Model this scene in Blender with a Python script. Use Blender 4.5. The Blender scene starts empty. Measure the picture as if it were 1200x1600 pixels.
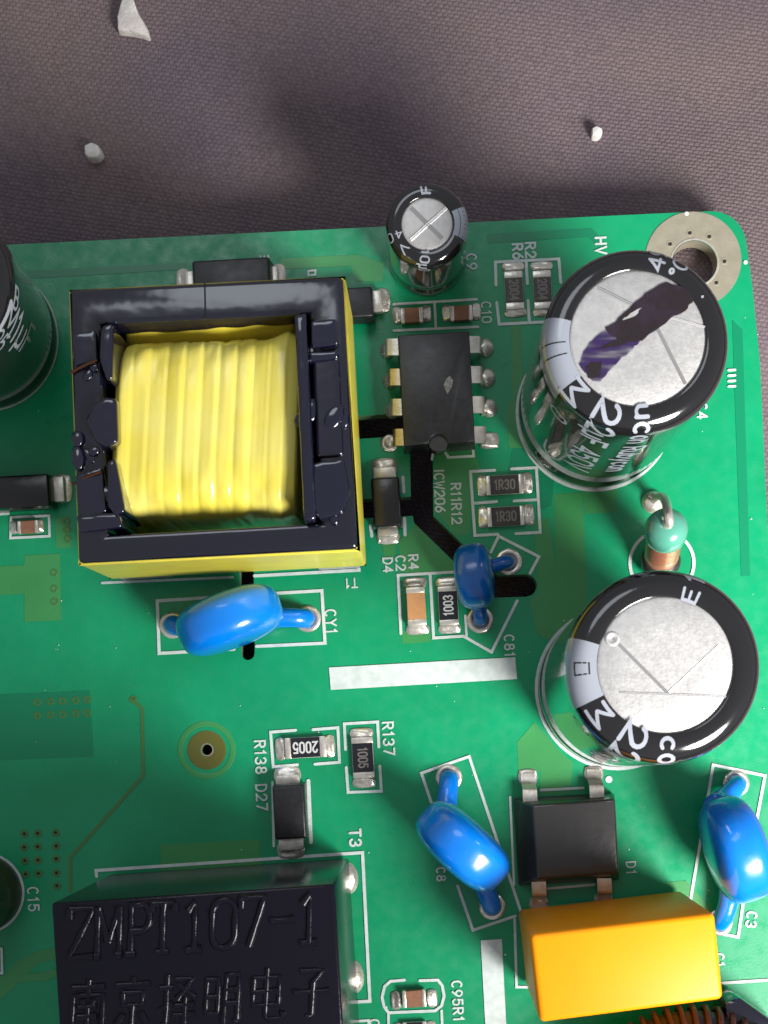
import bpy, bmesh, math, random
from mathutils import Vector, Matrix, noise
random.seed(7)
R = math.radians
scene = bpy.context.scene
C = scene.collection

# ------------------------------------------------------------------ camera, light, exposure
# 1 unit = 1 cm.  The camera hangs 11 cm above the board and looks straight down; the picture is an
# off-centre crop, so the lens is shifted.  NX, NY: the picture point right below the lens; K: px per cm on the board.
H, K, NX, NY = 11.0, 187.0, 670.0, 1120.0
def W(px, py, z=0.0):
    f = (H - z) / H / K
    return Vector(((px - NX) * f, -(py - NY) * f, z))

cam = bpy.data.cameras.new('camera'); cam_o = bpy.data.objects.new('camera', cam); C.objects.link(cam_o)
cam_o.location = (0, 0, H)
cam.sensor_fit = 'HORIZONTAL'; cam.sensor_width = 36.0
cam.lens = 36.0 * K * H / 1200.0
cam.shift_x = (600 - NX) / 1200.0
cam.shift_y = (NY - 800) / 1200.0
cam.clip_start = 0.1; cam.clip_end = 500
cam.dof.use_dof = True; cam.dof.focus_distance = 10.6; cam.dof.aperture_fstop = 1.6
scene.camera = cam_o

w = bpy.data.worlds.new('World'); scene.world = w; w.use_nodes = True
w.node_tree.nodes['Background'].inputs[0].default_value = (0.88, 0.92, 1.0, 1)
w.node_tree.nodes['Background'].inputs[1].default_value = 0.32

def area(name, loc, target, size, power, col, spread=180):
    l = bpy.data.lights.new(name, 'AREA'); l.shape = 'ELLIPSE'; l.size, l.size_y = size; l.energy = power; l.color = col; l.spread = R(spread)
    o = bpy.data.objects.new(name, l); C.objects.link(o); o.location = loc
    o.rotation_euler = (Vector(target) - Vector(loc)).to_track_quat('-Z', 'Y').to_euler()
    return o
area('window_light', (8.2, -6.4, 9.2), (2.9, 2.2, 0), (5.6, 5.6), 930, (1.0, 0.975, 0.945), 70)
area('ceiling_light', (-5, 16, 26), (0, 2, 0), (14, 10), 1000, (0.86, 0.92, 1.0))

scene.view_settings.view_transform = 'Standard'; scene.view_settings.look = 'None'
scene.view_settings.exposure = 0.0; scene.view_settings.gamma = 1.0

# ------------------------------------------------------------------ materials
def mat(name, col, rough=0.5, metal=0.0, coat=0.0, col2=None, cscale=8.0, bump=0.0, bscale=60.0, rvar=0.0, rscale=20.0, spec=0.5, csharp=None, detail=4.0, coat_rough=0.06):
    m = bpy.data.materials.new(name); m.use_nodes = True
    nt = m.node_tree; N = nt.nodes; L = nt.links; b = N['Principled BSDF']
    b.inputs['Base Color'].default_value = (*col, 1); b.inputs['Roughness'].default_value = rough
    b.inputs['Metallic'].default_value = metal; b.inputs['Coat Weight'].default_value = coat
    b.inputs['Coat Roughness'].default_value = coat_rough
    b.inputs['Specular IOR Level'].default_value = spec
    tc = N.new('ShaderNodeNewGeometry')
    def nz(scale, det=detail):
        n = N.new('ShaderNodeTexNoise'); n.inputs['Scale'].default_value = scale; n.inputs['Detail'].default_value = det
        L.new(tc.outputs['Position'], n.inputs['Vector']); return n
    if col2:
        n = nz(cscale); r = N.new('ShaderNodeValToRGB')
        lo, hi = csharp or (0.35, 0.65)
        r.color_ramp.elements[0].position = lo; r.color_ramp.elements[1].position = hi
        r.color_ramp.elements[0].color = (*col, 1); r.color_ramp.elements[1].color = (*col2, 1)
        L.new(n.outputs['Fac'], r.inputs['Fac']); L.new(r.outputs['Color'], b.inputs['Base Color'])
    if rvar:
        n = nz(rscale); mr = N.new('ShaderNodeMapRange')
        mr.inputs['From Min'].default_value = 0.3; mr.inputs['From Max'].default_value = 0.7
        mr.inputs['To Min'].default_value = max(0.02, rough - rvar); mr.inputs['To Max'].default_value = min(1, rough + rvar)
        L.new(n.outputs['Fac'], mr.inputs['Value']); L.new(mr.outputs['Result'], b.inputs['Roughness'])
    if bump:
        n = nz(bscale); bp = N.new('ShaderNodeBump'); bp.inputs['Strength'].default_value = bump; bp.inputs['Distance'].default_value = 0.02
        L.new(n.outputs['Fac'], bp.inputs['Height']); L.new(bp.outputs['Normal'], b.inputs['Normal'])
        if coat: L.new(bp.outputs['Normal'], b.inputs['Coat Normal'])
    return m

M = {}
M['mask'] = mat('green_solder_mask', (0.0004, 0.258, 0.104), 0.34, col2=(0.0006, 0.300, 0.124), cscale=1.3, rvar=0.11, rscale=9, bump=0.05, bscale=55)
M['mask_copper'] = mat('green_mask_over_copper', (0.036, 0.245, 0.070), 0.33, col2=(0.046, 0.272, 0.078), cscale=2, bump=0.07, bscale=45)
M['mask_dark'] = mat('green_mask_over_inner_copper', (0.0004, 0.205, 0.092), 0.33)
M['trace'] = mat('green_mask_over_trace', (0.062, 0.175, 0.042), 0.34)
M['laminate'] = mat('laminate_edge', (0.16, 0.30, 0.13), 0.6, col2=(0.10, 0.22, 0.09), cscale=30)
M['silk'] = mat('white_silkscreen_ink', (0.62, 0.68, 0.66), 0.5, col2=(0.50, 0.58, 0.55), cscale=14)
M['solder'] = mat('tin_solder', (0.80, 0.76, 0.68), 0.30, 0.72, col2=(0.66, 0.61, 0.52), cscale=16, bump=0.12, bscale=14, rvar=0.08, rscale=30)
M['tin'] = mat('tinned_lead', (0.78, 0.74, 0.67), 0.34, 0.7, col2=(0.64, 0.59, 0.51), cscale=18, bump=0.12, bscale=40)
M['goldpad'] = mat('bare_tinned_ring', (0.44, 0.40, 0.30), 0.40, 0.5, col2=(0.38, 0.345, 0.255), cscale=9, bump=0.1, bscale=50)
M['brass'] = mat('flux_stained_lead', (0.56, 0.44, 0.27), 0.3, 0.8, col2=(0.70, 0.62, 0.48), cscale=16)
M['dark'] = mat('dark_hole', (0.012, 0.012, 0.010), 0.7)
M['testcu'] = mat('brown_mask_over_pad', (0.115, 0.115, 0.018), 0.35)
M['epoxy'] = mat('black_moulded_epoxy', (0.009, 0.009, 0.010), 0.34, col2=(0.014, 0.014, 0.016), cscale=30, bump=0.10, bscale=140, rvar=0.06, rscale=12)
M['epoxy_gloss'] = mat('black_lacquered_epoxy', (0.028, 0.026, 0.025), 0.34, coat=0.5, bump=0.22, bscale=7, coat_rough=0.12)
M['epoxy_dark'] = mat('shiny_black_epoxy', (0.008, 0.007, 0.007), 0.24, coat=0.3, bump=0.15, bscale=8, coat_rough=0.15)
M['case'] = mat('black_moulded_case', (0.006, 0.005, 0.011), 0.20, spec=0.3, bump=0.12, bscale=26, coat_rough=0.12)
M['varnish'] = mat('blue_black_varnish', (0.006, 0.006, 0.014), 0.17, coat=0.9, bump=0.24, bscale=4, coat_rough=0.10, detail=2)
M['varnish_lump'] = mat('lumpy_blue_black_varnish', (0.005, 0.005, 0.017), 0.12, coat=1.0, bump=0.55, bscale=4.5, coat_rough=0.04, detail=1)
M['tape'] = mat('yellow_polyester_tape', (0.80, 0.68, 0.060), 0.36, coat=0.35, col2=(0.72, 0.60, 0.075), cscale=5, bump=0.16, bscale=9, coat_rough=0.15)
M['tape_pale'] = mat('yellow_tape_winding', (0.86, 0.76, 0.17), 0.32, coat=0.4, col2=(0.85, 0.71, 0.085), cscale=2.2, bump=0.14, bscale=10, coat_rough=0.14)
M['wire_brown'] = mat('brown_enamel_wire', (0.075, 0.026, 0.012), 0.3, 0.3)
M['ceramic'] = mat('white_ceramic', (0.62, 0.60, 0.56), 0.5)
M['coating'] = mat('black_resistor_glass', (0.014, 0.014, 0.020), 0.26, bump=0.1, bscale=70)
M['coating_brown'] = mat('brown_black_resistor_glass', (0.034, 0.026, 0.022), 0.30, bump=0.15, bscale=60, col2=(0.050, 0.040, 0.034), cscale=25)
M['marking'] = mat('pale_grey_marking', (0.60, 0.60, 0.58), 0.5)
M['marking_dim'] = mat('dim_grey_marking', (0.20, 0.18, 0.16), 0.5)
M['mlcc'] = mat('brown_ceramic_dielectric', (0.24, 0.105, 0.055), 0.45, col2=(0.28, 0.13, 0.07), cscale=24)
M['mlcc_orange'] = mat('orange_ceramic_dielectric', (0.52, 0.25, 0.10), 0.45, col2=(0.56, 0.28, 0.12), cscale=24)
M['blue'] = mat('blue_epoxy_dip', (0.0004, 0.205, 0.78), 0.26, coat=0.6, col2=(0.0004, 0.180, 0.72), cscale=3, bump=0.14, bscale=5, coat_rough=0.07)
M['blue_dull'] = mat('deep_blue_epoxy_dip', (0.0004, 0.125, 0.46), 0.27, coat=0.6, col2=(0.0006, 0.085, 0.38), cscale=5, bump=0.12, bscale=14, coat_rough=0.12)
M['orange'] = mat('orange_plastic_case', (0.96, 0.325, 0.0010), 0.42, spec=0.3, col2=(0.95, 0.31, 0.0010), cscale=3, bump=0.03, bscale=90)
M['sleeve'] = mat('black_pvc_sleeve', (0.010, 0.0095, 0.0105), 0.13, coat=0.8, bump=0.05, bscale=7, coat_rough=0.05)
M['grey_ink'] = mat('grey_sleeve_ink', (0.31, 0.335, 0.385), 0.26, coat=0.5)
M['white_ink'] = mat('pale_sleeve_ink', (0.34, 0.36, 0.41), 0.28, coat=0.4)
M['can'] = mat('brushed_aluminium', (0.60, 0.59, 0.575), 0.48, 0.6, col2=(0.52, 0.51, 0.50), cscale=16, bump=0.10, bscale=60, rvar=0.08, rscale=40)
M['groove'] = mat('stamped_groove', (0.50, 0.49, 0.49), 0.36, 0.7)
M['marker_ink'] = mat('purple_black_marker_ink', (0.016, 0.010, 0.012), 0.28, coat=0.4, col2=(0.035, 0.018, 0.045), cscale=5, csharp=(0.5, 0.8), bump=0.2, bscale=22)
def thin_ink():
    m = mat('thin_purple_marker_ink', (0.030, 0.014, 0.075), 0.25, coat=0.4)
    N = m.node_tree.nodes; L = m.node_tree.links; b = N['Principled BSDF']
    g = N.new('ShaderNodeNewGeometry'); mp = N.new('ShaderNodeMapping'); mp.inputs['Rotation'].default_value = (0, 0, R(-38)); mp.inputs['Scale'].default_value = (3, 22, 1)
    n = N.new('ShaderNodeTexNoise'); n.inputs['Scale'].default_value = 1.0; n.inputs['Detail'].default_value = 5
    r = N.new('ShaderNodeMapRange'); r.inputs['From Min'].default_value = 0.36; r.inputs['From Max'].default_value = 0.58; r.inputs['To Min'].default_value = 0.35; r.inputs['To Max'].default_value = 1.0
    L.new(g.outputs['Position'], mp.inputs['Vector']); L.new(mp.outputs[0], n.inputs['Vector']); L.new(n.outputs['Fac'], r.inputs['Value']); L.new(r.outputs[0], b.inputs['Alpha'])
    return m
M['marker_thin'] = thin_ink()
M['sleeve_reflection'] = mat('sleeve_with_olive_reflection', (0.045, 0.035, 0.010), 0.4, col2=(0.02, 0.018, 0.008), cscale=4)  # black sleeve, its brown-green reflections put into the base colour
M['green_resin'] = mat('pale_green_resin', (0.085, 0.32, 0.235), 0.2, coat=0.8, bump=0.1, bscale=8)
M['copper_wire'] = mat('enamelled_copper_wire', (0.80, 0.33, 0.20), 0.28, 0.7, coat=0.5)
M['ferrite'] = mat('dark_ferrite', (0.025, 0.023, 0.022), 0.45)
M['crumb'] = mat('off_white_plaster', (0.66, 0.63, 0.60), 0.75, col2=(0.52, 0.47, 0.44), cscale=9, bump=0.3, bscale=40)
M['residue'] = mat('grey_flux_residue', (0.13, 0.13, 0.13), 0.5, col2=(0.05, 0.05, 0.05), cscale=30)
M['speck'] = mat('white_dust', (0.7, 0.75, 0.72), 0.7)

def cloth_material():
    m = bpy.data.materials.new('mauve_grey_woven_cloth'); m.use_nodes = True
    nt = m.node_tree; N = nt.nodes; L = nt.links; b = N['Principled BSDF']
    g = N.new('ShaderNodeNewGeometry')
    nz = N.new('ShaderNodeTexNoise'); nz.inputs['Scale'].default_value = 9.0; nz.inputs['Detail'].default_value = 5
    L.new(g.outputs['Position'], nz.inputs['Vector'])
    sub = N.new('ShaderNodeVectorMath'); sub.operation = 'SUBTRACT'; sub.inputs[1].default_value = (0.5, 0.5, 0.5)
    L.new(nz.outputs['Color'], sub.inputs[0])
    sc = N.new('ShaderNodeVectorMath'); sc.operation = 'SCALE'; sc.inputs['Scale'].default_value = 0.040
    L.new(sub.outputs[0], sc.inputs[0])
    add = N.new('ShaderNodeVectorMath'); add.operation = 'ADD'
    L.new(g.outputs['Position'], add.inputs[0]); L.new(sc.outputs[0], add.inputs[1])
    mp = N.new('ShaderNodeMapping'); mp.inputs['Rotation'].default_value = (0, 0, R(9))
    L.new(add.outputs[0], mp.inputs['Vector'])
    br = N.new('ShaderNodeTexBrick'); br.offset = 0.5; br.inputs['Scale'].default_value = 1.0
    br.inputs['Brick Width'].default_value = 0.050; br.inputs['Row Height'].default_value = 0.036
    br.inputs['Mortar Size'].default_value = 0.014; br.inputs['Mortar Smooth'].default_value = 1.0
    L.new(mp.outputs[0], br.inputs['Vector'])
    inv = N.new('ShaderNodeMath'); inv.operation = 'SUBTRACT'; inv.inputs[0].default_value = 1.0; L.new(br.outputs['Fac'], inv.inputs[1])
    fuzz = N.new('ShaderNodeTexNoise'); fuzz.inputs['Scale'].default_value = 70; fuzz.inputs['Detail'].default_value = 6
    L.new(g.outputs['Position'], fuzz.inputs['Vector'])
    h = N.new('ShaderNodeMath'); h.operation = 'MULTIPLY_ADD'; h.inputs[1].default_value = 0.55
    L.new(fuzz.outputs['Fac'], h.inputs[0]); L.new(inv.outputs[0], h.inputs[2])
    bp = N.new('ShaderNodeBump'); bp.inputs['Strength'].default_value = 0.42; bp.inputs['Distance'].default_value = 0.02
    L.new(h.outputs[0], bp.inputs['Height']); L.new(bp.outputs['Normal'], b.inputs['Normal'])
    big = N.new('ShaderNodeTexNoise'); big.inputs['Scale'].default_value = 0.55; big.inputs['Detail'].default_value = 6
    L.new(g.outputs['Position'], big.inputs['Vector'])
    rp = N.new('ShaderNodeValToRGB'); rp.color_ramp.elements[0].position = 0.35; rp.color_ramp.elements[1].position = 0.68
    rp.color_ramp.elements[0].color = (0.132, 0.101, 0.122, 1); rp.color_ramp.elements[1].color = (0.190, 0.140, 0.138, 1)
    L.new(big.outputs['Fac'], rp.inputs['Fac'])
    thr = N.new('ShaderNodeMixRGB'); thr.blend_type = 'MULTIPLY'; thr.inputs['Color2'].default_value = (0.80, 0.80, 0.81, 1)
    L.new(br.outputs['Fac'], thr.inputs['Fac']); L.new(rp.outputs['Color'], thr.inputs['Color1'])
    slub = N.new('ShaderNodeTexNoise'); slub.inputs['Scale'].default_value = 26; slub.inputs['Detail'].default_value = 3
    L.new(g.outputs['Position'], slub.inputs['Vector'])
    mr = N.new('ShaderNodeMapRange'); mr.inputs['From Min'].default_value = 0.3; mr.inputs['From Max'].default_value = 0.7; mr.inputs['To Min'].default_value = 0.82; mr.inputs['To Max'].default_value = 1.18
    L.new(slub.outputs['Fac'], mr.inputs['Value'])
    mul = N.new('ShaderNodeVectorMath'); mul.operation = 'SCALE'
    L.new(thr.outputs['Color'], mul.inputs[0]); L.new(mr.outputs['Result'], mul.inputs['Scale'])
    L.new(mul.outputs[0], b.inputs['Base Color'])
    b.inputs['Roughness'].default_value = 0.85; b.inputs['Sheen Weight'].default_value = 0.15; b.inputs['Specular IOR Level'].default_value = 0.2
    return m
M['cloth'] = cloth_material()

# ------------------------------------------------------------------ object helpers
def thing(name, loc, label, cat, group=None):
    o = bpy.data.objects.new(name, None); C.objects.link(o); o.location = loc
    o.empty_display_size = 0.1; o['label'] = label; o['category'] = cat
    if group: o['group'] = group
    return o
def root_loc(p):
    l = Vector((0, 0, 0))
    while p is not None: l += p.location; p = p.parent
    return l
def link(name, me, material, parent=None, smooth=None, label=None):
    """mesh data is in world coordinates; it is shifted into the parent's frame"""
    if parent is not None:
        l = root_loc(parent)
        if l.length > 0: me.transform(Matrix.Translation(-l))
    for mm in (material if isinstance(material, (list, tuple)) else [material]): me.materials.append(M[mm])
    if smooth is not None:
        me.shade_smooth()
        if smooth < 180: me.set_sharp_from_angle(angle=R(smooth))
    o = bpy.data.objects.new(name, me); C.objects.link(o)
    if parent is not None: o.parent = parent
    if label: o['label'] = label
    return o
def mesh(name, V, F):
    me = bpy.data.meshes.new(name); me.from_pydata([tuple(v) for v in V], [], F); me.update(); return me
def bm_mesh(name, bm):
    bmesh.ops.recalc_face_normals(bm, faces=bm.faces)
    me = bpy.data.meshes.new(name); bm.to_mesh(me); bm.free(); return me

def rect(cx, cy, wd, ht, ang=3.2):
    """corner pixels of a rectangle turned anticlockwise by ang"""
    c, s = math.cos(R(ang)), math.sin(R(ang)); out = []
    for u, v in ((-1, -1), (1, -1), (1, 1), (-1, 1)):
        x, y = u * wd / 2, v * ht / 2
        out.append((cx + x * c + y * s, cy - x * s + y * c))
    return out
def prism_bm(bm, poly, zt, zb, bevel=0.0, seg=2, taper=1.0, only_top=False, foot=None):
    """upright prism whose top outline is seen at these pixels"""
    t = [W(x, y, zt) for x, y in poly]
    cen = sum(t, Vector()) / len(t)
    vt = [bm.verts.new(p) for p in t]
    vb = [bm.verts.new((cen.x + (p.x - cen.x) * taper, cen.y + (p.y - cen.y) * taper, zb)) for p in t]
    if foot:
        for v, p in zip(vb, foot): v.co = W(*p, zb)
    n = len(t); fs = []
    ft = bm.faces.new(vt); fs.append(ft); fs.append(bm.faces.new(vb[::-1]))
    for i in range(n):
        fs.append(bm.faces.new((vt[i], vb[i], vb[(i + 1) % n], vt[(i + 1) % n])))
    bmesh.ops.recalc_face_normals(bm, faces=fs)
    if bevel:
        if only_top:
            es = list(ft.edges) + [e for v in vt for e in v.link_edges if e not in ft.edges]
        else:
            es = list({e for f in fs for e in f.edges})
        bmesh.ops.bevel(bm, geom=list(set(es)), offset=bevel, segments=seg, affect='EDGES', profile=0.5, clamp_overlap=True)
def prism(name, poly, zt, zb, material, parent=None, bevel=0.0, seg=2, taper=1.0, smooth=40, label=None, only_top=False):
    bm = bmesh.new(); prism_bm(bm, poly, zt, zb, bevel, seg, taper, only_top)
    return link(name, bm_mesh(name, bm), material, parent, smooth, label)

def tube_vf(path, rad, n=10, caps=True, V=None, F=None):
    V = [] if V is None else V; F = [] if F is None else F
    pts = [Vector(p) for p in path]; m = len(pts)
    rad = rad if isinstance(rad, (list, tuple)) else [rad] * m
    up = None; base = len(V)
    for i, p in enumerate(pts):
        d = (pts[min(i + 1, m - 1)] - pts[max(i - 1, 0)]).normalized()
        if up is None:
            up = d.orthogonal().normalized()
        up = (up - d * up.dot(d)).normalized(); sd = d.cross(up)
        for k in range(n):
            a = 2 * math.pi * k / n
            V.append(p + (up * math.cos(a) + sd * math.sin(a)) * rad[i])
    for i in range(m - 1):
        for k in range(n):
            a = base + i * n + k; b = base + i * n + (k + 1) % n
            F.append((a, b, b + n, a + n))
    if caps:
        F.append(tuple(base + k for k in range(n))[::-1]); F.append(tuple(base + (m - 1) * n + k for k in range(n)))
    return V, F
def bez(p0, p1, p2, p3, n=10):
    p0, p1, p2, p3 = map(Vector, (p0, p1, p2, p3)); out = []
    for i in range(n + 1):
        t = i / n; s = 1 - t
        out.append(p0 * s**3 + p1 * 3 * s * s * t + p2 * 3 * s * t * t + p3 * t**3)
    return out
def lathe_vf(prof, n=48, mtx=None, V=None, F=None):
    V = [] if V is None else V; F = [] if F is None else F
    base = len(V)
    for r, z in prof:
        for k in range(n):
            a = 2 * math.pi * k / n; p = Vector((r * math.cos(a), r * math.sin(a), z))
            V.append(mtx @ p if mtx else p)
    for i in range(len(prof) - 1):
        for k in range(n):
            a = base + i * n + k; b = base + i * n + (k + 1) % n
            F.append((a, b, b + n, a + n))
    F.append(tuple(base + k for k in range(n))[::-1]); F.append(tuple(base + (len(prof) - 1) * n + k for k in range(n)))
    return V, F

# ------------------------------------------------------------------ ribbons and a stroke alphabet
def ribbon2d(pts, wd, closed=False, round_ends=True, step=None):
    """flat mitred ribbon along 2-D points -> (verts, faces)"""
    P = [Vector((p[0], p[1])) for p in pts]
    if len(P) > 3 and (P[0] - P[-1]).length < 1e-6: P.pop(); closed = True
    Q = [P[0]]
    for p in P[1:] + ([P[0]] if closed else []):
        if (p - Q[-1]).length > 1e-6:
            if step:
                k = max(1, math.ceil((p - Q[-1]).length / step)); a = Q[-1]
                for i in range(1, k + 1): Q.append(a.lerp(p, i / k))
            else: Q.append(p)
    if closed: Q.pop()
    n = len(Q); V = []; F = []
    for i in range(n):
        a = Q[(i - 1) % n] if (closed or i > 0) else None
        b = Q[(i + 1) % n] if (closed or i < n - 1) else None
        d0 = (Q[i] - a).normalized() if a is not None else (b - Q[i]).normalized()
        d1 = (b - Q[i]).normalized() if b is not None else d0
        n0 = Vector((-d0.y, d0.x)); n1 = Vector((-d1.y, d1.x))
        m = n0 + n1
        m = n0 if m.length < 1e-4 else m.normalized()
        k = wd / 2 / max(0.45, m.dot(n0))
        V += [Q[i] + m * k, Q[i] - m * k]
    for i in range(n if closed else n - 1):
        j = (i + 1) % n
        F.append((2 * i, 2 * i + 1, 2 * j + 1, 2 * j))
    if round_ends and not closed:
        for i, s in ((0, -1), (n - 1, 1)):
            l, r_ = V[2 * i], V[2 * i + 1]; c = (l + r_) / 2; ax = (l - r_) / 2; dr = Vector((ax.y, -ax.x)) * s
            ids = [2 * i]
            for q in range(1, 4):
                a = math.pi * q / 4
                V.append(c + ax * math.cos(a) + dr * math.sin(a)); ids.append(len(V) - 1)
            ids.append(2 * i + 1)
            F.append(tuple(ids) if s < 0 else tuple(ids[::-1]))
    return V, F
def arc(cx, cy, rx, ry, a0, a1, n=10):
    return [(cx + rx * math.cos(R(a0 + (a1 - a0) * i / n)), cy + ry * math.sin(R(a0 + (a1 - a0) * i / n))) for i in range(n + 1)]
O_ = [(0, 4.4)] + arc(2, 4.4, 2, 1.6, 180, 0, 8)[1:] + [(4, 1.6)] + arc(2, 1.6, 2, 1.6, 0, -180, 8)[1:] + [(0, 4.4)]
G = {   # glyph: (advance width, strokes); cap height 6
 '0': (4, [O_]), '1': (2.6, [[(0.4, 4.8), (1.6, 6), (1.6, 0)]]),
 '2': (4, [arc(2, 4.2, 1.9, 1.8, 170, -35, 9) + [(0, 0), (4, 0)]]),
 '3': (4, [arc(1.9, 4.5, 1.8, 1.5, 160, -80, 9) + arc(1.9, 1.55, 2.0, 1.55, 75, -165, 9)]),
 '4': (4, [[(3, 0), (3, 6)], [(2.9, 5.8), (0, 1.8), (4, 1.8)]]),
 '5': (4, [[(3.6, 6), (0.5, 6), (0.3, 3.4)] + arc(1.9, 2.0, 2.0, 2.0, 130, -160, 9)]),
 '6': (4, [[(3.2, 6), (1.4, 4.3), (0.5, 2.9)], arc(2, 1.9, 1.9, 1.9, 150, 510, 14)]),
 '7': (4, [[(0, 6), (4, 6), (1.4, 0)]]),
 '8': (4, [arc(2, 4.55, 1.6, 1.45, -90, 270, 14), arc(2, 1.55, 2, 1.55, 90, 450, 14)]),
 '9': (4, [[(0.8, 0), (2.6, 1.7), (3.5, 3.1)], arc(2, 4.1, 1.9, 1.9, -30, 330, 14)]),
 'R': (4, [[(0, 0), (0, 6), (2.2, 6)] + arc(2.2, 4.5, 1.7, 1.5, 80, -90, 8) + [(0, 3)], [(1.8, 3), (4, 0)]]),
 'C': (4.2, [arc(2.2, 3, 2.2, 3, 50, 310, 14)]),
 'D': (4, [[(0, 0), (0, 6), (1.6, 6)] + arc(1.6, 3, 2.4, 3, 80, -80, 10) + [(1.6, 0), (0, 0)]]),
 'T': (4, [[(0, 6), (4, 6)], [(2, 6), (2, 0)]]), 'I': (1.2, [[(0.6, 6), (0.6, 0)]]),
 'W': (5, [[(0, 6), (1.2, 0), (2.5, 4.6), (3.8, 0), (5, 6)]]), 'Y': (4, [[(0, 6), (2, 3), (4, 6)], [(2, 3), (2, 0)]]),
 'H': (4, [[(0, 0), (0, 6)], [(4, 0), (4, 6)], [(0, 3), (4, 3)]]), 'V': (4.4, [[(0, 6), (2.2, 0), (4.4, 6)]]),
 'M': (5, [[(0, 0), (0, 6)], [(0.1, 5.8), (2.5, 1.6)], [(2.5, 1.6), (4.9, 5.8)], [(5, 6), (5, 0)]]), 'F': (3.6, [[(0, 0), (0, 6), (3.6, 6)], [(0, 3.1), (3, 3.1)]]),
 'E': (3.6, [[(3.6, 0), (0, 0), (0, 6), (3.6, 6)], [(0, 3.1), (3, 3.1)]]),
 'B': (4, [[(0, 0), (0, 6), (2.2, 6)] + arc(2.2, 4.55, 1.5, 1.45, 80, -90, 8) + [(0, 3.1)], [(2.2, 3.1)] + arc(2.2, 1.55, 1.8, 1.55, 80, -90, 8) + [(0, 0)]]),
 'P': (4, [[(0, 0), (0, 6), (2.2, 6)] + arc(2.2, 4.4, 1.7, 1.6, 80, -90, 8) + [(0, 2.8)]]),
 'Z': (4, [[(0, 6), (4, 6), (0, 0), (4, 0)]]), '-': (3.4, [[(0.2, 3), (3.2, 3)]]), '.': (1, [[(0.4, 0), (0.6, 0.2)]]),
 'u': (3.2, [[(0, 4), (0, 1.4)] + arc(1.5, 1.4, 1.5, 1.4, 180, 360, 8), [(3, 4), (3, 0)]]),
 'b': (3.4, [[(0, 6), (0, 0)], arc(1.6, 2, 1.6, 2, 180, -180, 12)]),
 'y': (3.4, [[(0, 4), (1.6, 0.2)], [(3.2, 4), (1, -1.6)]]), 'c': (3.2, [arc(1.7, 2, 1.6, 2, 50, 310, 11)]),
 'o': (3.4, [arc(1.7, 2, 1.6, 2, 0, 360, 13)]), 'n': (3.2, [[(0, 4), (0, 0)], [(0, 2.4)] + arc(1.5, 2.5, 1.5, 1.5, 180, 0, 8) + [(3, 0)]]),
 'm': (3.4, [[(0, 4), (0, -1.4)], [(0, 1.2)] + arc(1.5, 1.3, 1.5, 1.3, 180, 360, 8), [(3, 4), (3, 0)]]),   # micro sign
 '*': (2, [arc(1, 5, 0.9, 0.9, 0, 360, 10)]), ' ': (2.2, []),
}
def text_strokes(s, h, gap=1.7, wide=1.0):
    """strokes of a line of text (lower left at 0,0; cap height h) and its length"""
    k = h / 6; x = 0; out = []
    for ch in s:
        a, st = G[ch]
        for p in st: out.append([((x + q[0] * wide) * k, q[1] * k) for q in p])
        x += a * wide + gap
    return out, (x - gap) * k
def flat_text_mesh(name, s, cpx, hpx, rot, z, stroke=None, gap=1.7, wide=1.0):
    """lettering lying flat at height z, centred on a pixel; rot turns it anticlockwise"""
    kk = (H - z) / H / K; h = hpx * kk
    st, ln = text_strokes(s, h, gap, wide); c0 = W(cpx[0], cpx[1], z)
    wd = (stroke or hpx * 0.17) * kk
    c, sn = math.cos(R(rot)), math.sin(R(rot)); V = []; F = []
    for i, p in enumerate(st):
        v, f = ribbon2d(p, wd); b = len(V)
        for q in v:
            x, y = q.x - ln / 2, q.y - h / 2
            V.append((c0.x + x * c - y * sn, c0.y + x * sn + y * c, z + 0.0002 * (i % 5) + 0.000005 * len(V)))
        F += [tuple(b + q for q in ff) for ff in f]
    me = mesh(name, V, F); return up_faces(me)
def up_faces(me):
    bm = bmesh.new(); bm.from_mesh(me)
    for f in bm.faces:
        f.normal_update()
        if f.normal.z < 0: f.normal_flip()
    bm.to_mesh(me); bm.free(); return me

# ------------------------------------------------------------------ the setting: cloth
def cloth_z(x, y):
    z = -0.56 + 0.10 * noise.noise(Vector((x * 0.22, y * 0.22, 1.7))) + 0.05 * noise.noise(Vector((x * 0.6, y * 0.6, 4.1)))
    f = math.exp(-((x - 2.4)**2 + (y - 3.5)**2) / 1.6)          # it bunches up under the board's corner
    return z * (1 - f) - 0.19 * f
def make_cloth():
    n = 200; X0, X1, Y0, Y1 = -26, 24, -24, 30; V = []; F = []
    for j in range(n + 1):
        for i in range(n + 1):
            x = X0 + (X1 - X0) * i / n; y = Y0 + (Y1 - Y0) * j / n
            z = cloth_z(x, y)
            V.append((x, y, z))
    for j in range(n):
        for i in range(n):
            a = j * (n + 1) + i; F.append((a, a + 1, a + n + 2, a + n + 1))
    o = link('cloth', mesh('cloth', V, F), 'cloth', None, 180)
    o['kind'] = 'structure'; o['label'] = 'mauve grey woven cloth under the circuit board'; o['category'] = 'cloth'
    return o
make_cloth()

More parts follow.
